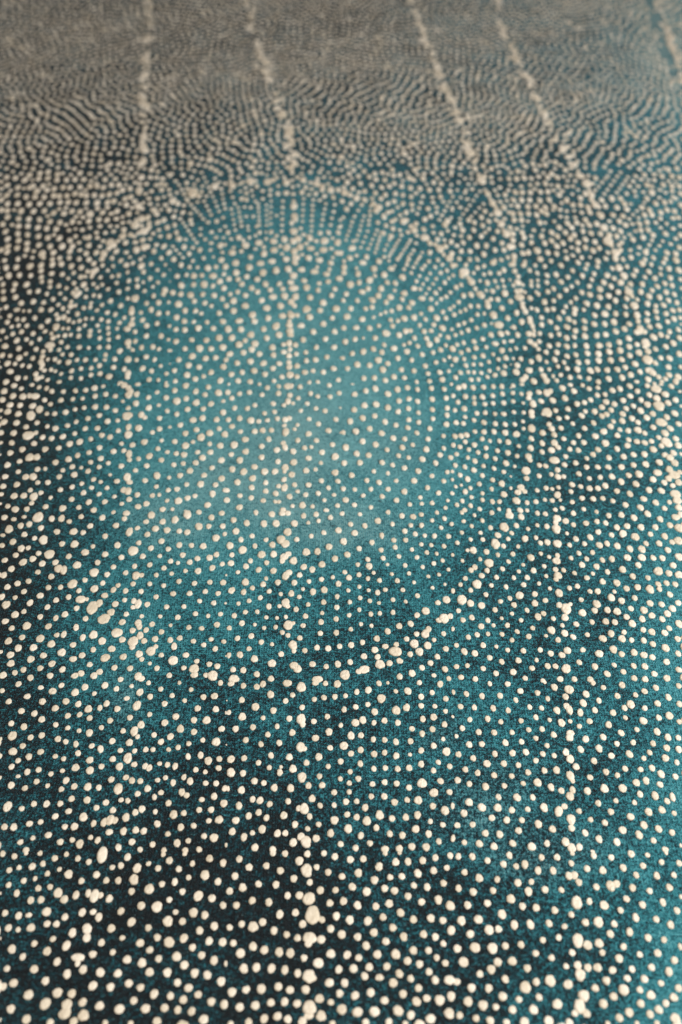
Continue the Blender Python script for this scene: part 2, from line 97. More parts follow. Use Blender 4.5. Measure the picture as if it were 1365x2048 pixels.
   "42,4,30 118,20,28 222,5,34 328,20,50,46 398,30,40,42 495,8,34 543,12,34 613,40,46,46 605,66,36,36 665,55,40 711,8,36 787,68,38 852,58,36 905,67,36 923,22,36 999,18,40 1074,35,42 1156,12,42 1231,44,40 1325,32,50,36 1355,16,40 850,0,30 53,56,30 165,52,32 101,85,30 214,95,34 296,92,54,52 369,82,36 439,102,30 495,80,30 552,87,36 609,104,50,54 712,77,34 673,129,28 860,121,38 972,93,40 1033,86,40 1116,93,42 1203,92,40 1290,80,40 1345,98,54,50 42,124,30 154,125,30 168,166,32 95,165,30 258,140,40 341,127,32 320,162,32 421,161,42 487,155,32 726,163,38 812,152,40 940,139,36 1008,131,46 1082,150,48 1173,134,36 1258,147,42 15,185,32 243,190,52,54 245,208,38,34 292,205,34 380,207,30 514,187,34 555,183,40 615,191,52,46 688,199,34 778,192,34 867,200,42 913,190,38 974,205,42 1050,222,42 1147,190,36 1225,190,40 1340,175,56,46 1303,182,36 1122,224,46 76,230,28 110,230,44 190,240,38 258,258,32 348,253,34 516,250,30 565,270,30 616,262,34 610,294,50,44 744,248,34 697,277,32 826,244,34 885,289,36 791,282,34 942,283,40 1035,274,44 1122,274,46 1190,276,38 1245,277,40 1278,229,40 1345,270,50,46 46,293,28 152,284,30 322,298,32 205,307,54,50 456,274,44 410,317,28 536,326,32 286,342,34 120,332,38 97,350,36 193,352,36 384,357,30 472,352,38 763,318,40 850,328,40 1006,346,44 1100,320,40 1309,321,42 916,360,36 1220,357,52 604,346,36 652,350,34 618,382,50,46 607,405,36,32 718,367,32 548,385,30 828,370,30 792,396,36 886,419,40 972,426,44 1067,387,40 1159,396,36 1284,369,42 1345,378,50,46 63,399,34 161,383,38 250,392,34 354,395,32 434,394,36 34,436,32 95,470,34 133,434,54,52 219,441,32 307,450,34 413,437,36 505,430,30 570,460,30 688,457,34 735,446,36 811,477,34 857,477,40 957,478,30 1030,460,40 1096,452,42 1170,465,50 1220,434,38 1228,464,36 1270,427,38 1322,435,38 625,488,46,50 187,496,34 388,502,50,46 330,518,34 274,537,34 480,493,38 543,531,36 758,527,34 480,549,42 42,528,54,58 94,549,44 160,562,44 355,558,38 851,553,48 938,515,44,48 1000,534,42 1079,517,38 1171,549,42 1240,555,40 1290,496,40 1340,546,40 628,560,44,40 693,554,30 668,582,56,62 660,634,44,46 765,606,46 839,592,40 915,589,42 973,598,46 1056,580,38 1134,590,46 1305,580,44 1275,611,44 241,588,36 22,593,34 433,590,34 343,610,30 499,629,44 532,610,36 102,634,38 49,649,36 198,651,36 281,638,28 397,650,32 315,680,36 591,640,34 232,681,30 158,687,40 645,681,32 728,674,38 823,661,36 905,658,42 960,662,40 1030,630,40 1124,643,42 1182,622,42 1244,644,40 1064,671,46 1345,672,44,50 579,710,48 659,728,44 710,750,38 619,768,38 795,737,34 888,760,46 937,731,44 1003,761,46 1015,722,36 1130,708,38 1182,720,44 1259,726,42 1285,698,38 374,718,34 467,697,34 134,737,36 199,732,32 283,734,34 547,743,28 443,748,38 81,752,36 343,769,34 10,800,34 170,800,38 249,808,30 317,829,34 57,838,40,46 120,849,42 411,833,38 512,828,36 575,849,40 675,832,48,44 642,859,44,40 768,828,36 866,851,48 951,825,46,50 1001,854,40 1075,844,42,46 1134,859,44 1185,872,40 1264,817,46,50 1337,762,40 1133,772,40 1188,793,40 1060,769,36 1340,851,40 209,875,38 281,899,38 381,891,40 490,889,32 746,903,38 668,941,50,58 604,926,38 557,925,40 463,938,38 840,928,42 956,919,34 1073,924,38 1140,927,42 1270,900,42 10,928,36 75,922,34 170,940,36 1343,947,40 1197,972,40 350,961,42 247,969,38 1011,959,38 914,972,42 37,992,38 123,1003,38 422,998,36 632,1003,40 717,1004,38 812,1005,40 1076,998,40 1141,1004,42 1272,998,44 528,1012,36,30 206,1016,32,20 317,1016,36"),
  (0, 768, 3.991, 48, 43, 0.86,
   "114,15,56,42 258,8,46,34 314,28,44,38 374,36,44,44 416,60,48,44 172,38,44 36,60,56 508,62,46 604,55,48 686,51,48 757,34,56,50 825,19,40 995,12,52,50 950,4,36,24 1042,62,52,56 1028,90,60,52 1093,82,52,52 1102,4,56,32 1256,67,44 1330,12,48,38 22,128,54 106,98,56 185,102,60 238,94,44,50 281,99,78,50 358,129,48 404,162,46 488,131,50 583,122,44 661,116,42 761,98,50 846,83,50 922,98,48 982,139,38 1087,157,56 1187,109,48 1328,111,52 1269,169,40 82,170,56 162,172,52 262,177,58 318,205,64 8,212,40 64,223,58 149,240,56 248,254,68,78 376,238,44 438,238,48 526,227,54 602,204,44 673,190,46 761,184,54 851,186,52 922,212,50 1026,193,44 1190,192,56 1337,216,46 1018,256,76,62 1130,248,54,56 1158,268,46,42 794,252,50 704,277,50 860,300,54 941,293,44 1275,274,50 610,303,46 540,333,48 682,357,50 780,354,52 298,310,48 34,305,58 134,312,56 6,270,26,40 210,344,50 380,339,44 444,356,56 1028,346,48,52 1026,406,62,60 1108,354,62 1275,360,52 946,374,48 1219,387,46 1357,345,36 10,390,52 111,394,56 228,412,92,66 288,390,44,42 342,427,52 414,436,52 504,422,54 598,397,46 726,440,48 815,410,52 880,425,52 638,463,58 558,480,58 471,513,50 1154,465,58 1292,452,42 972,477,44 1060,487,50 8,470,40 96,472,52 274,477,52 180,523,56 362,522,56 796,510,52 908,540,54 990,533,48,42 1032,560,50,74 1035,606,46,40 1262,518,48 1338,544,44 84,552,54 240,588,72,62 294,586,64,54 158,618,50 445,627,56 549,603,58 621,572,52 713,548,50 806,596,54 866,632,46 725,626,48 1108,598,48 1194,577,60 1290,608,52 4,565,20,50 62,648,56 301,682,52 363,678,42 148,702,48 503,690,46 579,662,52 650,669,40 793,664,48 705,697,52 595,725,58 970,657,52 1173,654,52 1083,691,48 880,725,38 475,741,52 208,744,58,52 266,742,64,60 43,741,54 1017,744,56,66 1036,784,52,44 749,762,48 805,782,44 935,777,52 1160,772,52 1255,733,58,62 1352,748,42 303,788,48 384,787,52 136,804,56 27,818,54 578,822,50 655,796,46 733,829,46 856,831,46 244,849,48 328,869,48 272,901,66,66 484,846,50 12,881,46 115,895,60 192,893,58 406,908,42 669,870,52 793,880,48 990,848,56,54 1024,856,60,64 1250,820,46 1098,886,52 1218,891,50 1273,886,42 915,899,44 1345,848,48 254,952,48 574,921,52 711,943,56 838,941,52 1033,922,54 974,957,44 1336,932,44 6,956,32 64,976,50 124,1002,62 216,1000,52 366,981,52 502,993,62 631,986,50 1104,980,56 1170,957,56 750,1007,56 1025,1010,90,50 1300,1002,54 902,1010,46"),
  (341, 768, 3.991, 48, 44, 0.95,
   "124,15,52,48 36,53,48 204,61,50 278,87,46 304,26,46 385,72,56 460,69,48 553,80,44 632,68,46 492,114,46 423,138,38 776,31,46 866,20,42 864,76,48 935,20,56,50 966,18,40,48 1037,23,44 733,87,44 955,91,50,42 1022,115,42 1120,77,44 1177,100,42 1269,12,42 1275,103,44 1348,74,44 467,2,30 712,2,36 52,139,60 127,118,48 207,150,56 325,160,50 138,204,48 264,200,46 422,229,52 514,193,46 616,196,46 675,170,44 822,158,46 940,140,48,52 907,171,40,36 980,155,34,36 1093,157,42 752,235,42 832,223,44 1042,215,40 1163,197,42 1236,216,46 1357,190,24 52,242,46 258,275,52 182,289,54 370,286,50 464,287,46 554,276,50 643,293,58 706,299,44 776,290,42 855,278,44 917,286,48,48 952,274,42,42 1108,281,42 1016,328,38 1183,320,46 1322,284,46 911,332,42,36 493,340,48 81,329,48 10,345,38 391,358,44 209,367,48 121,396,50 315,394,56 436,404,54 246,428,62 560,382,44 674,380,50 738,372,50 808,370,46 921,386,54,62 992,361,38 1104,399,50 1263,373,50 36,461,48 181,464,40 122,494,58 315,479,44 399,494,54 510,488,60 598,444,54 786,442,48 902,472,46,38 916,508,50,52 1018,451,46 1167,452,46 1358,390,22 730,499,48 850,528,52 982,540,52 1072,511,46 1126,504,38 1211,547,50 1295,485,46 48,556,46 110,566,52 218,545,44 320,546,50 487,563,46 602,540,54 257,591,54 408,610,54 555,610,56 729,586,50 860,620,48 985,626,56 1104,594,50 1316,582,58 1202,631,42,34 28,646,46 104,636,44 203,630,50 157,694,54 333,671,46 495,682,54 672,662,52 586,702,58 753,701,58 835,700,54 918,668,54,56 913,700,36,38 970,725,54 1084,692,52 1160,683,40 1316,708,56 78,732,50 270,730,48 5,750,24,46 410,756,54 536,786,54 657,754,56 762,789,46 908,764,48 1206,773,46 1338,777,46 131,803,44 243,801,56 361,806,48 54,841,48 650,828,50 865,816,44 912,828,50,66 992,806,46 1103,807,48 1263,830,44 4,848,26 338,878,50,56 446,850,58,42 762,856,48 842,876,50 1017,858,40 1181,874,46 1081,885,46 1307,886,42,34 197,894,44 138,912,50 65,934,60 556,892,46 646,910,48 742,931,46 838,940,38,36 868,941,38,36 952,900,50 451,928,52 297,967,54 1230,928,40 1055,969,52,56 976,975,40 1135,978,42 1335,972,44 552,986,54 17,1000,38 228,1010,54,36 683,1012,52,24 900,1005,52,40 945,1014,40,22 1245,1008,50,34 126,1014,44,20"),
  (682, 768, 3.991, 44, 43, 0.95,
   "5,75,30 111,84,46 200,57,46 276,39,50 376,82,50 453,45,50 532,31,46 612,45,42 723,36,44 825,42,42 94,2,36,16 883,2,32 940,32,46 982,19,48 1056,30,46 1138,26,44 1216,22,42 1285,20,44 1357,30,20 12,192,42 189,172,50 107,207,48 282,164,52 376,190,50 465,136,46 458,222,46 543,120,44 613,140,44 729,123,46 841,114,44 897,96,40 935,146,42 994,102,46 1063,110,40 1130,104,46 1213,94,42 1290,80,42 1066,155,42 1149,162,46,36 1216,155,40 1300,152,44 540,198,44 620,231,40 731,205,44 849,194,44 911,211,40 985,200,48 1086,234,42 1152,230,42 1230,240,38 1300,240,52,36 175,274,50 271,256,46 75,299,50 353,303,48 440,330,44 542,286,44 622,307,42 735,279,40 848,250,44 992,264,38 1063,290,40 1142,308,46 1233,318,44 1311,324,44 535,351,44 607,392,42 710,358,44 843,323,48 920,310,44 978,316,42 20,388,42 120,380,52 231,358,48 326,395,50 419,434,48 510,440,44 696,441,44 819,416,40 911,419,46 960,416,46 1004,409,46 1070,381,40 1142,384,46 1222,382,46 1312,390,50 40,508,54 174,460,50 278,485,50 370,527,42 491,509,48 574,487,40 682,524,50 822,514,40 898,490,42 951,503,42 993,462,42 1066,487,46 1022,524,40 1128,440,42 1190,455,36 1266,456,40 1335,466,48 1159,511,42 1096,547,40 1250,534,42 127,558,50 222,570,48 330,628,46 461,573,42 541,588,40 651,602,50 792,567,46 757,632,42,50 877,588,44 924,561,40 1014,588,38 1070,616,46 1159,578,46 1232,598,42 1333,550,48 27,632,48 153,630,48 414,648,42 508,672,46 914,650,42 990,663,42 1138,655,40 1062,689,46 1318,634,50 618,696,48 264,698,40 376,713,38 87,730,48 208,771,44 305,787,46 442,773,40 585,774,50 728,735,42 850,704,40 890,699,34 952,728,42 1012,760,48 822,776,42 891,764,32 1130,732,42 1223,675,40 1300,703,40 1212,767,42 1105,800,42 1284,797,52 1357,738,24 20,838,44 112,843,40 240,841,42 377,841,44 507,861,50 692,829,44 780,871,44 917,820,34 961,808,30 1034,831,38 993,861,46 889,874,38 1130,874,38 1204,839,40 1301,882,52 1357,832,32 179,891,40 330,899,44 39,927,50 445,929,46 634,906,40 1043,904,38 854,931,34 970,934,40 1131,926,40 1210,940,44 1266,940,42 551,962,40 646,956,38 729,951,42 927,966,40 109,966,44 240,985,40 836,989,38 1035,972,42 1108,999,40 1263,1000,36 988,1008,42 379,1006,46 770,1016,34 1340,1014,44"),
  (1023, 768, 3.991, 52, 48, 0.87,
   "14,14,44 84,4,50,30 408,34,58 470,8,54,34 568,12,44 620,38,50 690,30,46 806,53,54 866,40,54 944,18,54 1006,58,52 1085,14,50 1155,42,84,56 1276,20,52 1345,60,36 1195,4,50,24 12,72,46 80,80,42 143,80,56,50 138,112,50,48 172,160,60,62 219,66,52 282,72,64,60 312,58,46,50 499,58,56 330,132,58 427,116,58 237,138,52 95,153,36 14,140,44 524,160,54 582,150,50 632,128,50 686,90,50 747,85,48 756,144,56 822,162,54 892,132,54 948,97,54 1034,129,52 1100,88,54 1160,116,62,50 1228,84,60 1250,153,56 1310,129,56 1086,165,60 98,229,42 160,230,58,56 164,258,50,46 20,226,42 285,228,80,72 255,240,42 353,212,50 451,202,52 664,222,56 590,220,46 561,254,54 722,187,54 796,210,52 916,197,52 973,177,50 1030,215,60 1178,176,82,72 1357,178,36 888,241,56 760,244,54,46 722,258,50,50 92,300,40 27,323,46 98,357,40 161,356,66,66 378,276,50 444,269,46 490,318,46 300,322,50,46 322,358,58,50 342,406,54 396,352,50 584,354,52 656,312,52 814,300,46 884,296,58 962,276,56 1010,308,52 1080,270,58 1128,240,56 1196,308,84,62 1240,266,56 1304,236,60 792,340,56 736,382,60 40,402,60 16,400,24 159,438,52 249,392,58 418,439,48 536,414,52 670,418,58 866,366,46 932,374,54 1010,369,64 1064,393,50 1132,347,54 1268,356,58 1335,320,54 846,411,54 936,446,50 1226,394,60 1176,428,50 1312,438,56 59,496,42 153,513,58 246,475,54 343,472,62,58 374,507,50,46 495,470,50 578,468,54 466,522,50 534,530,52 320,530,60 245,544,50 750,474,64 691,526,54 843,520,54 926,493,56 1002,461,54 1064,470,54 1118,458,50 1238,468,80,70 1196,496,50 1332,492,62 1132,524,62 46,576,46 136,580,60,58 148,606,50,48 343,610,86,58 434,580,48 652,564,54 602,595,46 778,589,54 896,582,56 975,565,54 1062,562,58 1225,568,60,46 1264,590,62,54 1305,632,60 1294,552,54 1180,628,60 1355,560,40 27,658,38 223,650,50 274,656,50 424,646,52 513,632,52 600,664,52 689,664,52 773,665,54 878,664,58 974,648,54 1072,642,60 368,688,54 117,694,74,66 121,755,52 12,738,38 221,735,48 319,722,46 371,741,58 418,740,46 538,718,52 622,754,48 709,746,50 802,740,58 936,730,54 1018,722,66 1166,710,76,54 1260,684,60 1300,728,82,64 1345,706,50 76,828,64,58 52,866,62,50 106,858,50,46 6,832,28 206,850,46 277,832,50 326,838,42 376,826,44 368,886,60,60 391,926,36,36 484,805,54 553,820,48 476,860,48 624,835,56 690,834,54 749,814,58 876,782,60 842,856,54 994,800,60 1130,764,60 1220,788,56 1254,756,60 1288,812,48 1335,788,62 946,878,58 1098,848,60 1196,854,60 1310,880,76,68 40,934,66 126,948,48 196,941,50 268,925,42 326,931,48 564,913,52 486,943,48 653,918,54 730,914,50 809,935,50 1056,918,58 1152,948,58 1324,930,70,60 1262,944,48 911,966,56 406,992,48 351,1004,46 577,1000,46 672,1006,54 1030,988,60 1222,994,52 1335,988,60 70,1010,54 126,1010,42 494,1016,40 204,1018,36"),
  (0, 512, 3.991, 48, 46, 0.78,
   "38,36 145,26 260,14,46,34 347,12 634,26 712,30,52 553,16 478,18 896,18 815,24,50,50 966,38 1038,10,44,30 1150,4,40,20 1288,18 420,28 750,62 50,100 133,88 242,84,50 330,76,56,56 330,120,48,50 418,76,44 496,70 576,80 648,94 820,76,44 904,82,40 1016,74,46 1062,58,44 1130,82,58,58 1148,128,46 1208,64 1322,70,38 1258,112,42 76,164 157,154,52 247,158 10,180,36 332,170,46,60 414,142,52,46 590,136,44 500,148 646,168 700,124,44 745,130,56,56 770,112,50 734,164,46 804,172,42 862,116,40 896,164,42 948,156 1020,130,40 1308,152,44 1358,110,20 26,228 122,228,54 214,230,56 336,206,44 402,206,48 400,248,46 472,240 546,180,40 592,218,46 532,258,44 670,230,54 692,266,40 748,224,42 778,252,42 818,230,42 932,216,44 1030,200,46 1096,190,42,54 1098,244,46,50 1145,210,38 1200,180 1262,212,42 1222,246,38 864,266,44 1020,262,44 1358,204,20 28,284 108,274 236,288 306,282,50 125,330,54 376,304,44 482,300,42 520,342,44 588,296,50,46 630,300,50,60 686,328,44 750,314,44 796,322,46 950,288,50 1156,280,44 1228,320,48 1318,276,58,54 1306,304,50 30,344,54 172,378,54 268,366,54 350,372 426,346 468,390,44 570,366,40 566,402,56,50 604,396,40 670,416,46 728,378,42 722,410,44 816,392,44 884,360,52 965,398,52 1022,340,44 1080,340,66,62 1172,380,48 1268,374,54 1348,370,38 50,410 6,424,32 136,430,60,42 190,440,36 236,440,40 330,430,54 408,430,50 504,420,44 452,468,44 544,446,36 620,464,50 776,434,44 858,452,48 1052,442,56,60 1126,452,44 922,468,48 1208,430,56 994,494,44 1340,456,46 80,480 6,490,30 140,506,44 190,508,48 280,496,50 384,520,52 510,490,56,48 548,514,50 588,530,40 636,518,46 686,502,42 738,500,40 678,554,42 810,508,46 866,522,48 956,534,46 1060,504,44 1140,512,52 1268,460,54 780,556,44 1052,546,62,50 60,530,50 95,566,42 150,556,44 216,558,48 330,566,50 362,602,46 450,570,58,66 504,580,40 546,580,42 632,584,46 722,600,48 864,576,46 936,580,42 1018,584,66,46 1080,606,48 1172,558,54 1256,540,50 1354,560,40 22,600,50 104,624,48 174,606,50 266,620,50 52,652,38 412,620,40 466,640,40 520,636,48 566,630,42 630,640,50 716,636,50 794,600,36 868,620,44 798,656,46 870,668,46 944,648,46 1170,640,52 1288,640,54 4,672,30 136,676,56 214,666,46 252,696,46 318,664,46 490,688,48 400,714,84,54 404,750,44 540,728,46 634,730,50 710,734,40 794,730,48 866,728,50 958,760,56 1024,692,62,56 1082,682,48 1030,726,44,36 1060,750,46,40 1132,732,52 1222,726,54 1270,744,44 1346,668,40 1350,756,36 42,722,64,50 152,740,52 290,746,50 346,764,44 474,750,44 500,786,44 570,790,48 208,782,44 844,790,48 838,830,46,36 918,824,52 1024,828,60 1092,830,46 1168,806,52 1236,828,44,50 20,794,54 82,798,44 156,816,58 264,818,48 384,826,40 328,846,52 340,868,50 440,826,46 472,846,46 548,850,56 616,830,46 684,830,50 764,830,46 796,876,52 648,900,46 730,896,46 1284,878,42 1358,860,20 62,860,56 122,862,44 180,876,44 236,882,48 4,890,30 356,914,44 410,908,46 444,920,40 490,942,42 574,918,50 728,950,48 800,940,52 908,890,52 994,904,48 1024,940,56,60 1020,970,50,40 1140,900,56,54 1212,920,50 1330,940,46 84,924,66,48 142,976,56 206,974,44 288,944,50 300,980,60,46 336,968,44 382,990,44 566,974,46 648,978,46 872,964,60 1192,988,52 1266,990,44 50,1006,58 474,1006,54,36 964,1012,58,30 1106,1008,56,40 250,1016,40,20 1328,1012,36"),
  (341, 512, 3.991, 48, 44, 0.92,
   "28,28 266,18,38 180,40,36 408,34,50 344,8,30 522,56,60,50 640,10,46 720,60,64,42 812,44,64,42 924,28,56,44 1002,14,60,46 994,54,52,40 1104,18,58,44 1190,34,62,44 1296,14,34 1280,58,48 86,74,42 154,90,40 218,92,34 300,98,54 364,88,42 440,88,52 630,94,56 5,118,36 526,136,54 740,136,58 844,118,58 942,108,56 1048,110,62,42 1150,126,66,42 1172,90,36 1270,108,40 1248,146,60,40 55,162,46 130,152,40 188,160,52 252,156,44 342,160,64,46 428,146,40 468,184,48 396,204,52 541,188,46 610,166,48 694,188,50 984,158,56 572,226,48 760,226,52 870,224,46 1068,198,54,40 1188,220,42 1260,206,46 1350,182,60,44 960,212,54,38 14,208,42 88,238,54 186,230,46 270,228,60 340,240,44 428,258,50 650,258,50 798,272,48 696,288,48 898,264,46 984,258,74,44 1088,254,56 1180,274,46 1314,264,46 538,288,44 20,294,50 84,306,48 162,314,56 260,308,46 350,316,50 478,306,42 416,344,46 600,316,48 505,360,56 820,328,66,44 912,322,58 1000,326,54 1116,332,52 1288,316,46 192,362,46 276,376,46 66,388,58 328,400,40 2,372,30 448,398,48 730,356,50 964,368,52,48 990,398,44,38 598,400,62,46 880,400,56 1220,376,56 1088,426,62 770,418,64,46 506,440,54 1196,436,50 1324,424,58 118,438,50 202,440,46 248,460,40 390,458,48 50,492,52 656,472,58 895,480,62,44 965,476,56,50 1014,474,44,38 1112,490,56 782,498,52 1294,496,46 550,520,62,44 672,524,52 420,524,52 112,522,50 188,526,40 294,530,42 224,578,54 344,580,48 462,586,58 564,588,54 746,586,50 844,562,62 950,554,58,40 1044,558,62,42 1222,544,52 1312,606,50 1142,606,52 956,600,56,50 960,630,54,40 4,560,36 45,588,46 116,592,50 644,630,58 868,632,56 770,658,50 492,656,56 390,656,58 288,674,50 598,676,46 172,670,46 46,684,50 1062,670,50 1238,664,48 548,710,58 676,702,58 650,748,54 816,732,54 904,708,46,38 948,698,48,50 1000,712,48 1166,730,46 1308,730,50 420,730,58 326,742,50 234,740,60 118,742,46 4,756,30 584,772,52 712,784,50 824,792,50 906,768,54,38 948,798,48,44 1006,784,44 1082,770,44 476,784,54 176,802,56 282,820,52 362,814,48 68,830,48 1086,838,46 1160,830,50 1250,808,46 1358,814,20 446,830,46 534,856,50 640,842,54 744,858,54 870,860,50,42 946,850,46,36 950,888,50,44 1012,880,50 146,874,54 230,888,50 424,886,54 820,898,50 4,860,28 1304,900,50 34,916,46 134,952,54 326,930,50 488,946,50 574,930,48 670,918,54 756,946,50 266,962,42 956,950,58,52 892,966,46 1012,964,46 1074,930,50 1140,918,44 1222,928,48 40,1000,44 200,984,50 400,996,54 542,998,50 638,1004,50 716,1006,50 828,998,42 470,1010,38 1110,1010,40 1178,1006,40 1342,990,44 124,1018,40"),
  (682, 512, 3.991, 46, 44, 0.83,
   "26,42,40 72,18,60,44 175,54,66,44 205,8,50 304,44,54 384,40,34 345,8,40 452,28,40 470,6,36 540,10,36 532,40,36 524,70,38 505,106,38 562,136,38 580,90,36 600,56,36 616,28,36 632,6,36 26,92,54 24,134,50 125,98,36 138,144,54 265,104,58 402,102,62,44 432,78,30 272,158,40 346,152,58 492,172,58 6,186,34 648,104,40 670,78,38 702,44,42 628,160,36 604,202,40 686,184,38 712,140,36 752,90,40 774,34,42 810,70,38 796,136,42 846,116,42 892,78,48 866,20,64,52 944,24,46 998,72,44 1028,30,46 1088,28,44 76,230,62 146,214,50 230,196,60 370,212,48 434,218,50 218,262,50 322,262,56 656,226,36 704,262,38 736,224,36 760,184,38 790,262,36 828,214,44 862,178,36 896,156,38 985,130,80,60 964,160,46 1090,96,46 1142,82,42 1142,148,40 1190,138,44 1214,56,60,46 1230,36,40 1280,32,42 1332,14,42 1355,70,40 1262,138,44 1300,114,50 1060,136,38 44,304,50 170,288,64,42 300,318,56 430,276,38 506,300,62,46 396,330,56 584,260,60,44 634,266,40 680,302,34 756,296,46 720,344,44 648,340,64,44 764,378,36 800,344,42 840,326,42 874,292,40 920,252,48 960,232,42 1042,208,62,54 1110,200,36 1168,216,52 1230,202,42 1290,196,42 1074,262,42 1350,192,32 1250,250,38 1302,244,40 20,356,44 132,358,46 256,356,54 240,346,40 362,370,50 490,346,46 568,376,56,50 542,414,48 80,422,50 198,422,46 250,410,48 466,414,56 405,440,44 718,424,60,48 814,448,44 872,424,42 900,402,38 940,368,44 978,318,50 1038,310,54 1118,312,60,64 1160,276,36 1210,282,48 1308,300,60 1196,346,46 1252,348,50 1354,364,50 50,486,62,52 172,506,54 262,490,38 318,466,38 356,450,40 398,512,46 414,560,48 455,518,44 506,500,60,52 584,492,56 640,462,42 676,506,44 764,496,58 838,498,46 904,470,46 954,446,40 994,430,42 1034,402,46 1096,402,44 1174,400,54 1286,418,52 1090,468,44 1144,460,38 1218,474,60,62 24,576,50 122,574,60,42 230,578,52 304,558,42 362,618,72,54 518,602,54 556,598,44 466,634,54 630,554,44 742,550,48 812,578,58 886,586,38 938,552,44 984,536,44 1040,512,44 1144,554,48 1202,540,32 1260,552,72,58 1332,498,52 1084,576,44 36,686,54 114,666,50 180,656,34 274,656,52 588,656,48 664,604,50 720,598,46 684,660,48 706,706,58 792,634,40 766,670,54 856,650,48 914,632,42 962,614,42 1016,594,48 1198,630,52 1276,622,58 1328,614,46 1062,684,48 1132,664,46 1358,570,20 92,780,50 180,766,56 260,744,52 346,710,46 424,740,56 328,770,52 504,710,40 548,694,44 614,720,46 528,764,54 650,788,48 736,772,46 796,750,50 838,714,42 892,742,58 928,708,42 980,694,44 960,772,46 1016,752,46 1078,736,50 1160,730,42 1232,702,66,40 1302,686,42 1354,680,36 16,816,44 132,868,58 230,874,52 300,832,60 375,860,50 456,818,50 566,832,46 336,910,58 674,880,50 760,850,46 824,832,40 866,808,40 914,828,54 886,874,32 984,824,42 998,876,46 1058,866,42 1118,866,42 1064,810,46 1134,798,50 1216,786,40 1182,846,42 1286,756,54 1352,750,34,54 1316,816,52 1258,826,44 54,900,48 96,1006,48 184,978,50 268,974,52 356,994,52 424,966,54 508,974,48 484,908,50 584,918,50 696,940,46 790,930,50 862,920,40 954,932,46 1016,928,42 1062,930,42 1120,934,42 1186,918,42 1256,900,42 1310,882,44 1230,952,48 1300,938,56 1170,966,42 606,1006,42 708,1000,46 810,988,54 916,972,48 1040,988,46 1098,986,42 884,1012,42 1358,866,20"),
  (1023, 512, 3.991, 50, 48, 0.83,
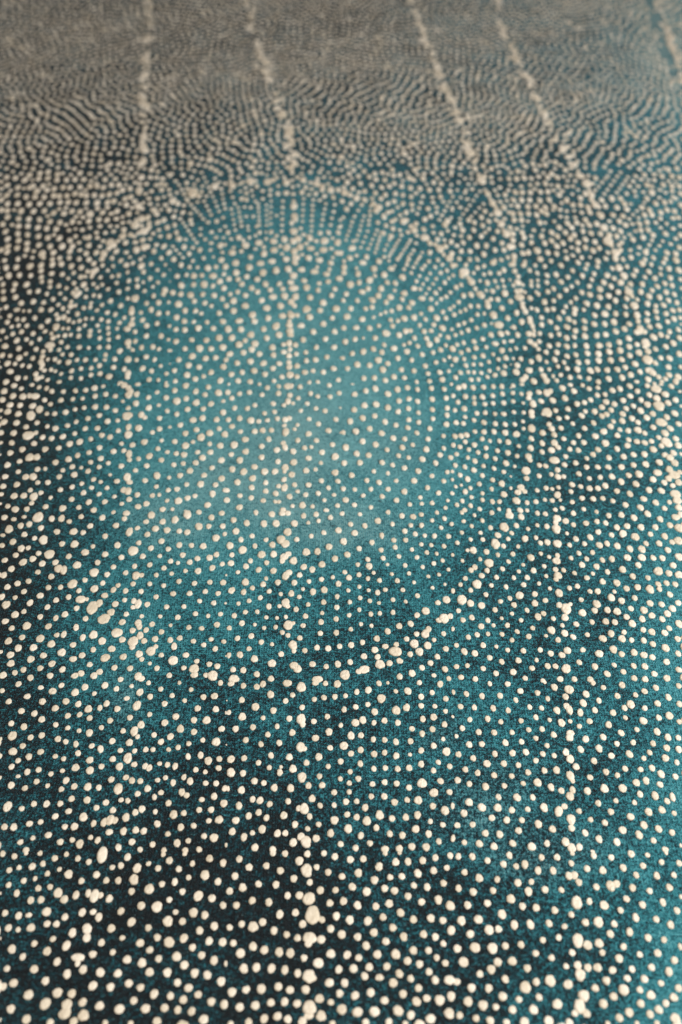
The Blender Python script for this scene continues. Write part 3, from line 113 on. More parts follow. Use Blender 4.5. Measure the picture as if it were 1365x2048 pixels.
   "14,66,48 108,48,42 92,78,40 26,122,48 146,116,46 190,76,42 230,26,56 316,40,46 266,84,44 206,138,44 440,20,50 396,76,52 560,14,44 530,54,48 488,118,48 606,68,42 592,102,42 690,44,52 686,86,44 660,144,46 752,22,46 628,10,34 830,24,54 890,28,44 858,96,60 804,100,44 922,86,44 954,12,50 54,164,44 50,212,56 16,236,40 90,230,36 158,204,42 158,238,42 210,196,38 212,240,42 284,156,48 282,212,46 356,150,52 396,208,50 450,170,48 436,272,48 480,244,42 526,212,46 566,160,50 642,190,44 622,242,48 764,156,54 736,212,54 706,266,58 820,180,48 794,244,52 898,160,60,66 872,212,56 1044,62,60,54 1066,28,44 1132,16,46 1116,68,44 994,116,48 974,156,48 1096,128,50 1066,170,44 1212,56,44 1230,22,48 1190,98,40 1190,146,44 1144,180,52 1256,104,52 1314,36,60 1336,116,58 1268,176,52 42,282,46 108,290,38 64,330,80,56 148,338,52 290,286,48 336,262,48 200,290,40 216,306,42 384,322,50 338,358,46 264,368,56 562,292,50 626,310,54 514,338,46 474,370,44 706,330,54 776,320,54 852,290,52 830,358,54 950,226,52 1044,226,54 938,288,70,58 1032,288,54 920,342,48 1004,348,44 1164,244,50 1224,220,50 1282,238,50 1122,276,48 1098,324,58 1182,332,54 1234,290,52 1300,308,48 1350,188,44 1358,260,40 42,456,54 92,410,50 112,446,50 160,418,40 204,432,48 284,430,50 334,426,48 434,404,44 414,448,46 508,424,54 502,460,52 578,430,42 600,380,56 682,398,58 772,406,54 664,474,52 746,464,62 832,462,54 912,468,52 910,406,46 980,398,70,58 1002,476,58,60 1086,382,56 1152,400,46 1214,394,52 1254,356,50 1320,374,50 1084,460,50 1152,444,52 1234,462,52 1288,436,50 1340,432,48 4,368,30 82,528,56 20,570,50 146,500,48 152,530,52 170,562,44 240,492,48 242,550,52 310,526,50 380,498,52 456,506,54 502,528,46 444,568,56 582,520,52 660,546,54 744,544,54 818,528,60 940,544,52 1012,524,46 1084,518,54 1162,496,46 1176,560,56 1104,566,52 1026,580,60,56 1000,610,52 1062,606,48 1246,526,48 1296,504,54 1348,494,44 1332,590,50 1354,546,30 50,632,52 140,622,56,50 174,630,46 226,620,46 314,634,50 362,576,50 380,626,48 440,656,54 510,600,54 584,580,52 502,648,46 586,642,58 680,636,56 752,628,54 832,604,56 902,584,56 860,690,54 936,660,56 1072,696,66,74 1134,650,62 1192,630,54 1262,606,50 1244,646,44 1342,656,56 1292,698,58 1232,724,54 10,678,36 148,686,54 186,710,54 222,684,46 216,744,44 302,718,52 374,708,50 442,724,54 506,716,48 598,720,56 700,716,64,52 778,710,56 108,736,44 38,738,40 8,752,44 278,768,50 362,772,52 444,802,50 514,790,50 606,778,54 694,784,60 780,766,58 866,756,60 940,726,54 1002,708,50 1018,774,60 1090,762,54 1150,744,50 1340,784,58 76,822,48 16,820,36 158,844,52 218,816,58,62 280,846,42 346,830,54 420,850,46 534,850,54 606,846,52 696,836,58 792,834,58 880,828,54 944,796,54 986,864,58 1086,830,84,66 1148,856,50 1192,814,50 1262,818,56 1254,888,54 1350,888,44 372,882,44 12,864,48 46,874,54 38,928,62 142,914,66,54 236,908,50 302,906,42 446,898,48 526,908,58 630,916,60 686,908,54 764,912,56 846,908,56 908,890,54 1026,926,52 1100,914,70,52 1130,936,60,52 952,950,58 884,972,58 258,960,58 334,960,42 394,950,46 114,966,54 88,990,60,48 178,1002,60 280,996,60 362,996,46 468,970,50 544,968,46 618,980,50 776,982,56 694,1006,52 1000,1004,56,34 1092,986,58 1176,968,50 1230,982,48 1258,952,54 1330,966,60 1312,1004,58 1200,1004,50,34 474,1016,56,24 1358,880,20"),
  (0, 300, 3.991, 48, 46, 0.91,
   "30,30 60,10 100,40 150,52 28,88 118,90,54 170,152,56 90,152 20,154 55,218 124,226 200,240,54 60,282 144,302 58,362 140,360 210,376 62,430 144,430 60,485 170,490,52 62,538 24,594 46,652 62,712 64,772 60,816 40,880,54 50,940 10,800 14,480 12,400 70,1000 208,30 290,70 215,100 356,64 246,136 336,126 404,100 320,186 386,176 238,200 310,230 384,226 240,300 264,290 296,330,54 345,290 376,320 280,376,50 354,378 235,436,50 320,430 400,430 270,492 356,486 430,505 150,550 232,554 318,558 400,574 480,580 150,610 224,610 304,620 374,628 450,632 144,670 222,678 308,690 384,702 476,706,50 150,724 218,746 312,760 402,772 498,772,54 138,784 216,796 144,870,56 258,854,54 338,830,56,66 428,820,50 488,850,40 132,938 242,930,54 428,20 490,30 440,46 498,80 460,140 460,196 456,240 560,110 590,126 552,186 532,240 600,236 640,186 670,236 640,80 700,20 686,130 736,74 632,40 560,40 720,190>770,270*3 760,130>800,190*2 800,60>850,130*3 770,20>790,40*2 860,160>920,230*3 720,290 776,290 826,300 840,236 880,56 880,110 945,46 950,110 1004,40 1020,100>1046,150*2 970,180>1000,230*2 890,280 950,280 936,344 980,320 1040,310 434,310 504,300 560,300 640,296 430,366,50 476,370 536,366 600,350 650,356 690,366 754,362 816,366 874,356 480,420 546,418 610,422 690,422 776,424,54 512,508,50 576,490 640,494 720,512,60 860,460>890,510*2 820,500 910,410 860,420 1000,390 1010,440 1046,376 936,490 1030,510,50 710,570 580,574 636,580>680,700*4 720,620>770,660*2 790,556 800,610>844,660*2 856,560 880,610>910,650*2 930,550>980,580*2,50 990,640 550,640>604,690*2 560,724 630,740>640,800*2 580,770 560,810 780,700>800,770*3 710,700 710,764 880,740,60 900,760,66,50 930,810 980,690,54 1004,740 830,830,56 770,820 814,870,56 690,826 552,860 632,870 710,870 760,900 650,940 490,910 420,916 570,930 1150,20,56,50 1080,40 1130,110,60 1160,100,60 1130,220,50,60 1080,260>1110,350*3,46 1112,320,56,66 1220,20>1310,140*6,38 1210,160 1250,220>1290,270*2 1200,220>1250,280*3 1170,270>1210,330*2 1300,230>1320,280*2 1340,190>1360,210*2,36 1290,320 1076,410>1136,470*3,50 1104,450,56 1190,390>1200,430*2 1260,390>1320,440*3 1350,480 1230,480>1250,510*2,62 1180,540 1130,550,60 1080,600,62,80 1150,650,66,54 1190,620,46 1310,560 1260,580 1270,640>1280,690*2 1336,620 1070,690>1080,740*2 1090,800,54 1150,780,56 1180,770,44 1140,720 1200,710>1250,760*2 1310,770 1010,820>1050,860*2 1230,810 1150,840 1280,870 1350,820 900,860 960,884 1010,920 1060,900 1350,690 1350,320>1360,360*2"),
  (341, 300, 3.991, 42, 44, 0.91,
   "80,10>88,150*5,38 20,60>30,140*3,40 160,108,54 190,40>240,80*3 290,20>325,100*4,40 340,30 420,60 480,20 545,30 190,170>220,240*3 100,200 10,190>40,250*3 130,264 70,280>130,390*5,38 180,345,76,66 230,370 20,406,56 270,150 350,180>356,230*3,38 356,290,58,54 270,220>390,490*10,36 380,120>480,250*6,40 495,284,58,54 450,110>490,170*3 530,210 600,80 650,60 545,110>580,150*2 630,140 690,10 680,186,48 620,200>640,270*3 636,250,60 740,60 765,20 710,130 760,90>770,200*4,36 775,256,56,62 830,100>830,190*3 840,20>840,60*2 850,220>860,290*3 690,290 736,330>736,390*2 798,320>796,360*2 858,350 920,345 900,60>910,220*5,38 925,262,56,58 960,20>990,520*12,40 966,50,56,60 985,450,54,60 990,530,54,50 1060,240,52 1050,340,46 1080,300 1050,40>1056,140*4,36 1120,80>1140,130*2 1116,180>1120,260*3 1190,180>1160,280*4 1168,270,54,60 1210,40>1210,150*4,36 1270,100 1300,50 1345,100 1260,180>1260,270*3,36 1330,240 1280,320,56 1340,320 1160,350 1212,320 60,430 100,500 28,534 140,410>265,550*7,38 270,410>325,520*5,38 406,310>436,470*6,38 480,330>515,430*4,38 485,470>520,640*6,36 540,460>570,610*6,36 545,220>560,330*4,36 570,390 608,398 590,456>605,530*3,36 640,460>660,530*3,36 700,430>712,600*7,34 660,370>680,410*2,36 768,440>770,600*6,32 804,410>800,590*6,32 900,410>888,650*7,38 930,345 1064,390>1054,570*6,36 1140,400>1124,650*8,38 1240,430>1205,600*6,38 1312,440>1280,600*5,38 1262,660 1196,664 1340,660 1355,560>1345,620*2,36 1300,380 1230,370 34,600 80,550>210,740*8,38 160,560>170,590*2,50 240,630>320,800*4,38 48,660 68,710,50 20,770>100,860*5,38 110,776,46 150,830 236,800,44 180,886 266,866,40 300,580>365,700*3,42 370,570 420,540>436,610*3,38 396,640>424,700*3,36 460,660 484,710>505,780*3,40 494,820,58,50 400,764,50 438,756,32 546,700,46 600,762,62,50 580,720,36 632,700,34 620,610>625,640*2,34 680,684,32 706,742,62,46 712,660,38 690,610,34 765,710,34 804,656,40 764,656,28 824,730,62,46 828,800,62,46 748,830,52 640,850,52 345,855,36 410,880,56 910,716,52 985,650,60,50 980,730,50 1020,710,56,46 1040,626,36 930,780,58 990,810,52 1036,776,54 1120,786,66,40 1112,704,54 1230,726,60 1222,798,68,44 1336,740,54 1336,824,60,40 925,870,58 1010,850,58 1100,862,62 968,584,40 30,876,46 86,920,44"),
  (682, 300, 3.991, 44, 44, 0.91,
   "20,20>50,70*3,38 95,15 140,90,48 225,105,48 150,30 190,10 275,60 360,85,48 310,30 320,130 50,130 100,160 65,190 140,210 185,170 225,215 270,190 280,236 330,180 350,240 50,260,48 155,270 245,286,46 325,300 386,290 425,266 485,290,46 555,305,46 630,310,46 705,320,46 410,160 420,205 440,40>460,90*3 500,150 470,200 545,225,50 580,240 590,160,50 560,110 655,230,50 680,190 620,60 690,40>700,90*2 740,120 680,120 780,210 740,260 800,270 780,320 820,40>840,80*2 870,330 880,200>880,280*3,36 950,200>930,320*4,36 890,80 890,130 950,140 940,40 1000,130 1070,150,50 1040,60,54 1120,245,66,66 1170,350,48,70 1210,425,52,66 1140,40 1135,130 1200,150 1200,20 1250,80 1310,60 1200,220>1205,260*2 1270,230>1270,300*3 1340,230 1310,360 30,340,56,54 95,310 125,385,52 190,330 190,400 10,410 80,430 45,475,46 275,345 355,360 320,390 435,350 495,360,42 560,375,42 425,410 495,430 565,436 260,430 300,460,60,50 280,490 375,430 655,375>610,510*5,40 730,380>735,420*2 795,375 765,460>765,500*2 695,470 715,530 670,555,46 890,375>785,560*7,38 990,340>890,460*5,38 890,480>880,540*3,36 1110,330>950,550*8,36 1040,230>1000,320*4,36 1140,430>1040,530*5,36 1020,560 1150,490 1120,540 1180,570 1250,500,64,56 1300,460,50 1340,500>1270,600*4,44 1280,590,56 20,540>0,610*3,42 90,575>40,720*6,36 165,440>110,530*4,38 185,530>125,720*7,36 240,450>220,600*6,36 215,650>160,780*5,36 290,640>220,790*6,36 320,660>275,820*7,36 385,720>350,800*4,36 400,690,46 360,605,42 295,580,40 340,665 345,540>375,500*2,46 410,570>520,560*3,50 500,570,54,56 520,500 415,630 470,640>480,680*2 465,720>385,850*7,36 555,720>450,880*8,36 380,890,36 335,850,36 410,490>450,460*2 585,640,52,66 600,590 660,635 670,700,66,50 710,745 600,745>580,800*2,40 560,830>530,920*4,36 650,820>580,940*5,36 710,820 735,610>740,660*2 770,715 830,600,50 850,570,50 800,670 880,735 790,790,60,60 835,770,46 870,860,70,64 885,830,44 910,620>900,680*2 950,590 970,640,48 960,810 1030,810 1060,640 1025,700 1065,580 1130,605 1120,690 1180,630>1150,660*2 1215,710 975,740 1085,765,50 1160,765,46 1140,835,48 1230,800 1250,650 1320,670,58,66 1285,745 1345,775,50 1300,800 1350,620 945,870 1030,880 90,785,60,46 205,838,60,46 70,860,62,42 175,900,64,40 300,890,56 0,740 0,825 100,730,34"),
  (1023, 300, 3.991, 48, 46, 0.91,
   "20,20 80,30 20,100 90,90 150,60 50,170 110,130 190,160 170,110 280,30 350,100 270,120 320,190 40,230 100,225 160,230>150,280*2 215,215>205,270*3 270,270 290,220 365,220 430,160 350,30 410,60 440,30,50 500,130,58 540,205,60,46 600,270,70,60 440,290>400,330*2 530,320>400,420*5,36 370,290 30,340 85,340 150,340 230,335,46 290,335 380,360 15,400 80,400 145,400 225,405 300,400 50,450 130,455 195,450 330,480>400,430*3,36 10,510 70,510 135,510 200,520 280,510 240,490 340,450 270,460 440,405 550,385 490,440,46,56 590,350,50 640,360,50 670,440,56,60 710,520,58 550,440 610,460 625,500 560,50 620,90 670,130 710,170 740,120 670,225 750,230>670,320*5,38 810,130>770,210*4,38 870,20>800,110*4,38 870,180>740,350*7,38 930,215>840,340*6,38 960,30>880,130*4,38 1050,110>930,180*2 1040,110>1000,170*3 1000,60>960,150*3 990,210>970,250*2 1010,290>980,330*2 940,290>920,350*2 1060,200,46 1090,40 1150,90 1210,90 1270,90 1330,80 1090,130 1160,170 1250,160 1320,150 1200,210 1280,210 1340,220 1080,280 1140,240>1120,290*2 1210,280 1280,290 1340,290 1120,340,56 1080,390 1150,430 1230,340>1180,380*3,40 1280,330>1290,380*2 1350,350 1220,420 1270,410>1310,390*2 1350,440 640,400 720,400 800,390,52 870,390 750,450 840,460 900,430 990,370>950,430*3,38 1060,420>940,550*6,38 920,475 890,530 810,520 860,570 910,600 810,625 870,650 840,690 780,570>720,620*3,42 740,620,58 680,590,50 620,600 590,560 560,500>510,540*3,46 520,580 440,490>340,570*4,42 445,585 480,620 570,650,46 635,665 710,670 500,680 590,715 530,740 665,735 770,730,70,66 780,680,50 430,660 380,620 320,660 365,690 240,690 180,640>160,690*3,42 225,580 270,580>255,640*3,38 130,570>90,610*3,38 80,560 20,560 85,660 100,700 80,760,46 160,740,44 265,745 320,725 410,745 470,710 360,770 480,780>430,810*3,40 290,820 205,805,58 90,825 135,820 360,830,46 10,770,46 10,720,46 10,670 530,800 590,780 650,805,50 700,785,46 560,855,50 630,850 440,860,48 230,870,52 320,880 100,920>110,890*2 20,850 1040,460 1100,480 1060,520 1120,520 1240,480 1300,490 1190,500 1150,580>1190,550*2 1020,590 1080,580 1030,640 1090,640 1130,680 1190,620>1240,590*3,44 1290,545>1330,540*2,50 1230,670 1290,630>1350,605*2,46 1050,700 970,715 900,700>990,650*4,42 880,740>860,760*2 1120,720>1080,800*4,40 1210,730>1150,800*4,40 1310,710>1270,750*2,46 1340,780 950,800>1020,780*2,44 1070,820 1130,860 1310,830 830,820,66,56 870,800,46 830,870,46 890,880 950,850 770,820,40 1240,820 690,890 750,860 1350,680"),
]
# tile origin x, y, zoom, size factor: centres and sizes of the painted dots as surveyed on the canvas
def parse(text, ox, oy, zoom, dw, dh, k):
    out = []
    for tok in text.split():
        if '>' in tok:
            a, rest = tok.split('>')
            b, rest = rest.split('*')
            ax, ay = map(float, a.split(','))
            bx, by = map(float, b.split(','))
            q = rest.split(',')
            n = max(2, round(int(q[0]) * .82))
            w = float(q[1]) if len(q) > 1 else dw
            for i in range(n):
                t = i / (n - 1)
                out.append((ox + (ax + (bx - ax) * t + rnd.uniform(-2, 2)) / zoom, oy + (ay + (by - ay) * t + rnd.uniform(-2, 2)) / zoom,
                            w * .90 * k / zoom * rnd.uniform(.9, 1.1), w * k * .62 / zoom * rnd.uniform(.9, 1.1)))
            continue
        q = [float(v) for v in tok.split(',')]
        w = q[2] if len(q) > 2 else dw
        h = q[3] if len(q) > 3 else (w * dh / dw)
        g = min(1.35, max(.85, (w * h / (dw * dh)) ** .17))      # the beads that ran together stand out more than the rest
        out.append((ox + q[0] / zoom, oy + q[1] / zoom, w * g * k / zoom, h * g * k / zoom))
    return out
dots = []
for ox, oy, zoom, dw, dh, k, text in TILES:
    dots += parse(text, ox, oy, zoom, dw, dh, k)
# neighbouring tiles share their border rows: drop what was surveyed twice
cell = {}
kept = []
border_y = (300, 512, 768, 1024, 1365, 1706)
border_x = (341, 455, 682, 910, 1023)
for d in dots:
    near = any(abs(d[1] - b) < 14 for b in border_y) or any(abs(d[0] - b) < 14 for b in border_x)
    key = (int(d[0] // 20), int(d[1] // 20))
    dup = False
    if near:
        for i in (-1, 0, 1):
            for j in (-1, 0, 1):
                for e in cell.get((key[0] + i, key[1] + j), ()):
                    if hypot(e[0] - d[0], e[1] - d[1]) < 0.42 * (max(e[2], d[2]) + max(e[3], d[3])) / 2 + 1:
                        dup = True
    if not dup:
        kept.append(d)
        cell.setdefault(key, []).append(d)
def ragged(px):                              # where the survey gives way to the finer far rows
    return 334 + 14 * sin(px / 61) + 9 * sin(px / 23 + 1) + 5 * sin(px / 9)
kept = [d for d in kept if d[1] > ragged(d[0])]
# the beaded chains: meridian seams and the ring round the pale oval, painted over twice and so thicker
chains = [
    [(180, 542), (205, 515), (224, 488), (245, 473), (288, 463), (310, 423), (350, 402), (386, 386), (430, 373), (465, 369), (500, 363), (535, 362), (573, 363), (607, 361), (634, 367),
     (662, 379), (690, 386), (713, 396), (752, 415), (772, 430), (807, 443), (829, 460), (850, 475), (880, 498), (900, 516), (929, 545), (943, 564), (962, 590), (976, 612), (987, 631), (998, 650)],
    [(180, 542), (150, 585), (143, 607), (118, 640), (100, 692), (82, 725), (72, 765)],
    [(284, 345), (280, 378), (276, 410), (272, 450), (267, 475), (273, 500), (283, 534), (275, 565), (270, 597), (264, 622), (262, 650), (257, 690), (255, 745), (258, 788), (255, 832), (258, 910), (255, 975)],
    [(586, 345), (589, 400), (590, 520), (585, 565), (582, 620), (580, 680), (578, 760)],
    [(956, 345), (965, 365), (976, 388), (990, 415), (1000, 440), (1012, 465), (1023, 490), (1029, 520), (1036, 565), (1043, 597), (1052, 625), (1062, 645), (1068, 680)],
    [(1146, 330), (1158, 350), (1173, 366), (1190, 400), (1201, 430), (1212, 468), (1219, 486), (1233, 512), (1242, 545), (1249, 562), (1258, 586), (1268, 610), (1276, 635), (1281, 660), (1290, 690), (1298, 720), (1311, 780), (1318, 812), (1326, 846), (1331, 882), (1341, 916), (1346, 952), (1352, 1030)],
]
cv = []
for ch in chains:
    for (ax, ay), (bx, by) in zip(ch, ch[1:]):
        n = max(1, int(hypot(bx - ax, by - ay) / 4))
        cv += [(ax + (bx - ax) * i / n, ay + (by - ay) * i / n) for i in range(n)]
cv = np.array(cv)
def chain_gap(x, y):
    return float(np.sqrt(((cv - (x, y)) ** 2).sum(1)).min())
kept = [(x, y, w * 1.08, h * 1.08) if chain_gap(x, y) < 9 else (x, y, w, h) for x, y, w, h in kept]
last = None
for x, y in cv.tolist():
    if (last and hypot(x - last[0], y - last[1]) < 13) or rnd.random() < .5:
        continue
    last = (x, y)
    if y < 800 and min(hypot(x - q[0], y - q[1]) for q in kept if abs(q[1] - y) < 30) > 7:
        kept.append((x + rnd.gauss(0, 2.2), y + rnd.gauss(0, 2), 9.4 * rnd.uniform(.75, 1.2), 8.6 * rnd.uniform(.75, 1.2)))
marks = []                                   # X, Y, radius across, radius along, turn
for px, py, w, h in kept:
    sx, sy = scale_at(px, py)
    X, Y = to_plane(px, py)
    th = PITCH + math.atan((py - PH / 2) / F)
    a, b = w / 2 * sx, h / 2 * sy
    b = min(b, a * 1.75)
    marks.append((X, Y, a, b * .96, rnd.uniform(-.15, .15)))

# holes the survey left between the blurred rows
def crowd(px, py):
    return 10.6 + (py - 296) * .015 if py < 512 else 17.5
gridded = {}
for X, Y, a, b, t in marks:
    px, py = to_photo(X, Y)
    gridded.setdefault((int(px // 20), int(py // 20)), []).append((px, py, a))
for _ in range(60000):
    px, py = rnd.uniform(0, PW), rnd.uniform(296, 700)
    if 512 < py and 330 < px < 1000 or py < ragged(px) + 6:
        continue
    need = crowd(px, py)
    k0, k1 = int(px // 20), int(py // 20)
    if all(hypot(q[0] - px, (q[1] - py) * 1.1) > need for i in (-1, 0, 1) for j in (-1, 0, 1) for q in gridded.get((k0 + i, k1 + j), ())):
        X, Y = to_plane(px, py)
        sx, sy = scale_at(px, py)
        w = 9.2 * rnd.uniform(.85, 1.1)
        gridded.setdefault((k0, k1), []).append((px, py, 0))
        marks.append((X, Y, w / 2 * sx, w / 2 * sx * rnd.uniform(1, 1.3), rnd.uniform(-.3, .3)))

Y_FAR = to_plane(682, 302)[1]
# the far rows, too fine to survey: patches of dot lanes that change direction from one to the next
def patches(inside, lane, step, radius, n_seeds, lean, long=1.1):
    seeds = []
    for _ in range(n_seeds):
        X, Y = rnd.uniform(X0, X1), rnd.uniform(Y0, Y1)
        px, py = to_photo(X, Y)
        seeds.append((X, Y, lean(px) + rnd.gauss(0, .22), rnd.uniform(.94, 1.08) * min(1.35, max(1, 1 + (Y - Y_FAR) * .5)), rnd.random(), rnd.uniform(-6, 6)))
    sa = np.array([(q[0], q[1]) for q in seeds])
    out = []
    for k, (sxx, syy, ang, stretch, ph, bend) in enumerate(seeds):
        R = .11
        n = int(R / (lane * stretch))
        m = int(R / step)
        c, d = cos(ang), sin(ang)
        for i in range(-n, n + 1):
            off = rnd.random()
            for j in range(-m, m + 1):
                u = (i + ph) * lane * stretch
                v = (j + off + rnd.uniform(-.2, .2)) * step
                u += bend * v * v * .35 + rnd.gauss(0, .11) * lane
                X, Y = sxx + u * c - v * d, syy + u * d + v * c
                if not (X0 + .01 < X < X1 - .01 and Y0 + .01 < Y < Y1 - .01) or not inside(X, Y):
                    continue
                dd = np.hypot(sa[:, 0] - X, sa[:, 1] - Y)
                if int(dd.argmin()) != k and dd.min() < dd[k] - .004:
                    continue
                out.append((X, Y))
    # where two patches meet a few dots collide: keep those that leave room, let some run together
    seen, res = {}, []
    for X, Y in out:
        key = (int(X / .008), int(Y / .010))
        near = [q for i in (-1, 0, 1) for j in (-1, 0, 1) for q in seen.get((key[0] + i, key[1] + j), ())]
        if any(hypot(q[0] - X, (q[1] - Y) * lane / step) < lane * .66 for q in near) and rnd.random() > .05:
            continue
        seen.setdefault(key, []).append((X, Y))
        r = radius * rnd.uniform(.85, 1.12) * (1.4 if rnd.random() < .04 else 1) * min(1.3, max(1, 1 + (Y - Y_FAR) * .5))
        res.append((X, Y, r, r * long * rnd.uniform(.88, 1.15), ang + rnd.uniform(-.3, .3)))
    return res
Y_IN = to_plane(682, 385)[1]
def far_rows(X, Y):
    if Y > Y_FAR + .02:
        return True
    if Y < Y_IN:
        return False
    px, py = to_photo(X, Y)
    if py < ragged(px) - 4:
        return True
    k0, k1 = int(px // 20), int(py // 20)
    return all(hypot(q[0] - px, (q[1] - py) * 1.2) > 12 for i in (-1, 0, 1) for j in (-1, 0, 1) for q in gridded.get((k0 + i, k1 + j), ()))
# lanes that start out straight and push each other apart until they curl and fork like the painted ones
LANE, STEP = .0070, .0104
nu, nv = int((X1 - X0 + .1) / LANE), int((Y1 - Y_IN + .02) / STEP)
gu, gv = np.meshgrid(np.arange(nu, dtype=float), np.arange(nv, dtype=float))
gv = gv + rng.random((1, nu))
P = np.stack([gu.ravel(), gv.ravel()], 1) + rng.normal(0, .36, (nu * nv, 2))
P = P[rng.random(len(P)) > .04]
for it in range(22):
    P = P[np.argsort(P[:, 1])]
    lo = np.searchsorted(P[:, 1], P[:, 1] - 1.45)
    hi = np.searchsorted(P[:, 1], P[:, 1] + 1.45)
    move = np.zeros_like(P)
    for k in range(0, len(P), 400):
        e = min(k + 400, len(P))
        Q = P[lo[k]:hi[e - 1]]
        dx = P[k:e, None, 0] - Q[None, :, 0]
        dy = P[k:e, None, 1] - Q[None, :, 1]
        dist = np.sqrt(dx * dx + dy * dy) + 1e-6
        push = np.where((dist < 1.3) & (dist > 1e-5), (1.3 - dist) / dist, 0)
        move[k:e, 0] = (push * dx).sum(1)
        move[k:e, 1] = (push * dy).sum(1)
    P += .16 * move
for u, v in P:
    X, Y = X0 - .05 + u * LANE, Y_IN + v * STEP
    px, _ = to_photo(X, Y)
    X += (Y - .8) * -.16 * (px - 560) / 700 + .010 * sin(17 * Y + 5 * X) + .006 * sin(31 * Y - 14 * X)
    Y += .012 * sin(13 * X + 3 * Y)
    if not (X0 + .008 < X < X1 - .008 and Y < Y1 - .01) or not far_rows(X, Y):
        continue
    qx, qy = to_photo(X, Y)
    edge = float(np.interp(qy, [-60, 0, 42, 78, 112, 150, 200, 300], [1300, 1314, 1325, 1338, 1350, 1366, 1390, 1440]))
    if edge - 24 < qx < edge - 2 and rnd.random() < .75:      # a strip of bare cyan paint beside the last seam
        continue
    big = 1.4 if rnd.random() < .05 else 1
    r = .00215 * rnd.uniform(.84, 1.12) * big
    marks.append((X, Y, r, r * 1.3 * rnd.uniform(.85, 1.15), rnd.uniform(-.25, .25)))
def beyond(X, Y):
    px, py = to_photo(X, Y)
    return (px < -4 or px > PW + 4 or py > PH + 4) and Y < Y_FAR
marks += patches(beyond, .0082, .0080, .0023, 120, lambda px: 0)
# beaded seams that run on through the far rows
seams = [
    [(292, -60), (298, 20), (301, 45), (296, 80), (291, 115), (290, 150), (288, 200), (289, 250), (289, 300), (284, 345)],
    [(470, -60), (490, 0), (500, 25), (507, 65), (522, 105), (536, 145), (552, 185), (562, 220), (573, 260), (584, 310), (587, 345)],
    [(800, -40), (826, 20), (845, 60), (862, 105), (880, 150), (893, 182), (910, 225), (926, 265), (940, 300), (956, 345)],
    [(985, -60), (996, 0), (1002, 45), (1012, 75), (1030, 115), (1048, 155), (1064, 182), (1085, 222), (1108, 265), (1122, 300), (1150, 340)],
    [(1300, -60), (1314, 0), (1325, 42), (1338, 78), (1350, 112), (1366, 150), (1390, 200)],
]
for s in seams:
    for (ax, ay), (bx, by) in zip(s, s[1:]):
        A, B = to_plane(ax, ay), to_plane(bx, by)
        L = hypot(B[0] - A[0], B[1] - A[1])
        n = max(1, int(L / .0062))
        for i in range(n):
            if rnd.random() < .38:
                continue
            t = (i + rnd.random() * .5) / n
            r = .0034 * rnd.uniform(.7, 1.3)
            marks.append((A[0] + (B[0] - A[0]) * t + rnd.gauss(0, .0017), A[1] + (B[1] - A[1]) * t, r, r * rnd.uniform(1, 1.4), rnd.uniform(-.5, .5)))

# ---------------------------------------------------------------- materials
def nodes_of(name):
    m = bpy.data.materials.new(name)
    m.use_nodes = True
    nt = m.node_tree
    return m, nt, nt.nodes['Principled BSDF']
def N(nt, kind, **kw):
    n = nt.nodes.new(kind)
    for k, v in kw.items():
        setattr(n, k, v)
    return n
def noise(nt, vec, scale, detail=2, rough=.5):
    n = N(nt, 'ShaderNodeTexNoise')
    n.inputs['Scale'].default_value = scale
    n.inputs['Detail'].default_value = detail
    n.inputs['Roughness'].default_value = rough
    nt.links.new(vec, n.inputs['Vector'])
    return n.outputs['Fac']
def mix(nt, fac, a, b, kind='MIX'):
    n = N(nt, 'ShaderNodeMix', data_type='RGBA', blend_type=kind)
    for sock, v in ((n.inputs[0], fac), (n.inputs[6], a), (n.inputs[7], b)):
        if isinstance(v, (int, float)):
            sock.default_value = v
        elif isinstance(v, tuple):
            sock.default_value = v + (1,)
        else:
            nt.links.new(v, sock)
    return n.outputs[2]
def remap(nt, v, a, b, lo=0., hi=1., smooth=True):
    n = N(nt, 'ShaderNodeMapRange')
    if smooth:
        n.interpolation_type = 'SMOOTHSTEP'
    for i, x in enumerate((a, b, lo, hi)):
        n.inputs[i + 1].default_value = x
    nt.links.new(v, n.inputs[0])
    return n.outputs[0]
def M(nt, op, a, b=0.):
    n = N(nt, 'ShaderNodeMath', operation=op)
    for sock, v in ((n.inputs[0], a), (n.inputs[1], b)):
        if isinstance(v, (int, float)):
            sock.default_value = v
        else:
            nt.links.new(v, sock)
    return n.outputs[0]

mc, nt, bs = nodes_of('teal_paint_on_canvas')
tc = N(nt, 'ShaderNodeTexCoord').outputs['Object']
att = N(nt, 'ShaderNodeAttribute', attribute_name='pigment')
sep = N(nt, 'ShaderNodeSeparateColor')
nt.links.new(att.outputs['Color'], sep.inputs[0])
amount, wash_sheen, bluish = sep.outputs[0], sep.outputs[1], sep.outputs[2]
g1 = noise(nt, tc, 820, 3, .65)
g2 = noise(nt, tc, 1900, 2, .6)
cloud = noise(nt, tc, 26, 5, .6)
cloud2 = noise(nt, tc, 95, 4, .6)
wv = N(nt, 'ShaderNodeTexWave', wave_type='BANDS', bands_direction='X')
wv.inputs['Scale'].default_value = 250
wv.inputs['Distortion'].default_value = .8
nt.links.new(tc, wv.inputs['Vector'])
wh = N(nt, 'ShaderNodeTexWave', wave_type='BANDS', bands_direction='Y')
wh.inputs['Scale'].default_value = 250
wh.inputs['Distortion'].default_value = .8
nt.links.new(tc, wh.inputs['Vector'])
weave = M(nt, 'MULTIPLY', wv.outputs['Fac'], wh.outputs['Fac'])
grain = M(nt, 'ADD', M(nt, 'MULTIPLY', g1, .62), M(nt, 'MULTIPLY', g2, .38))
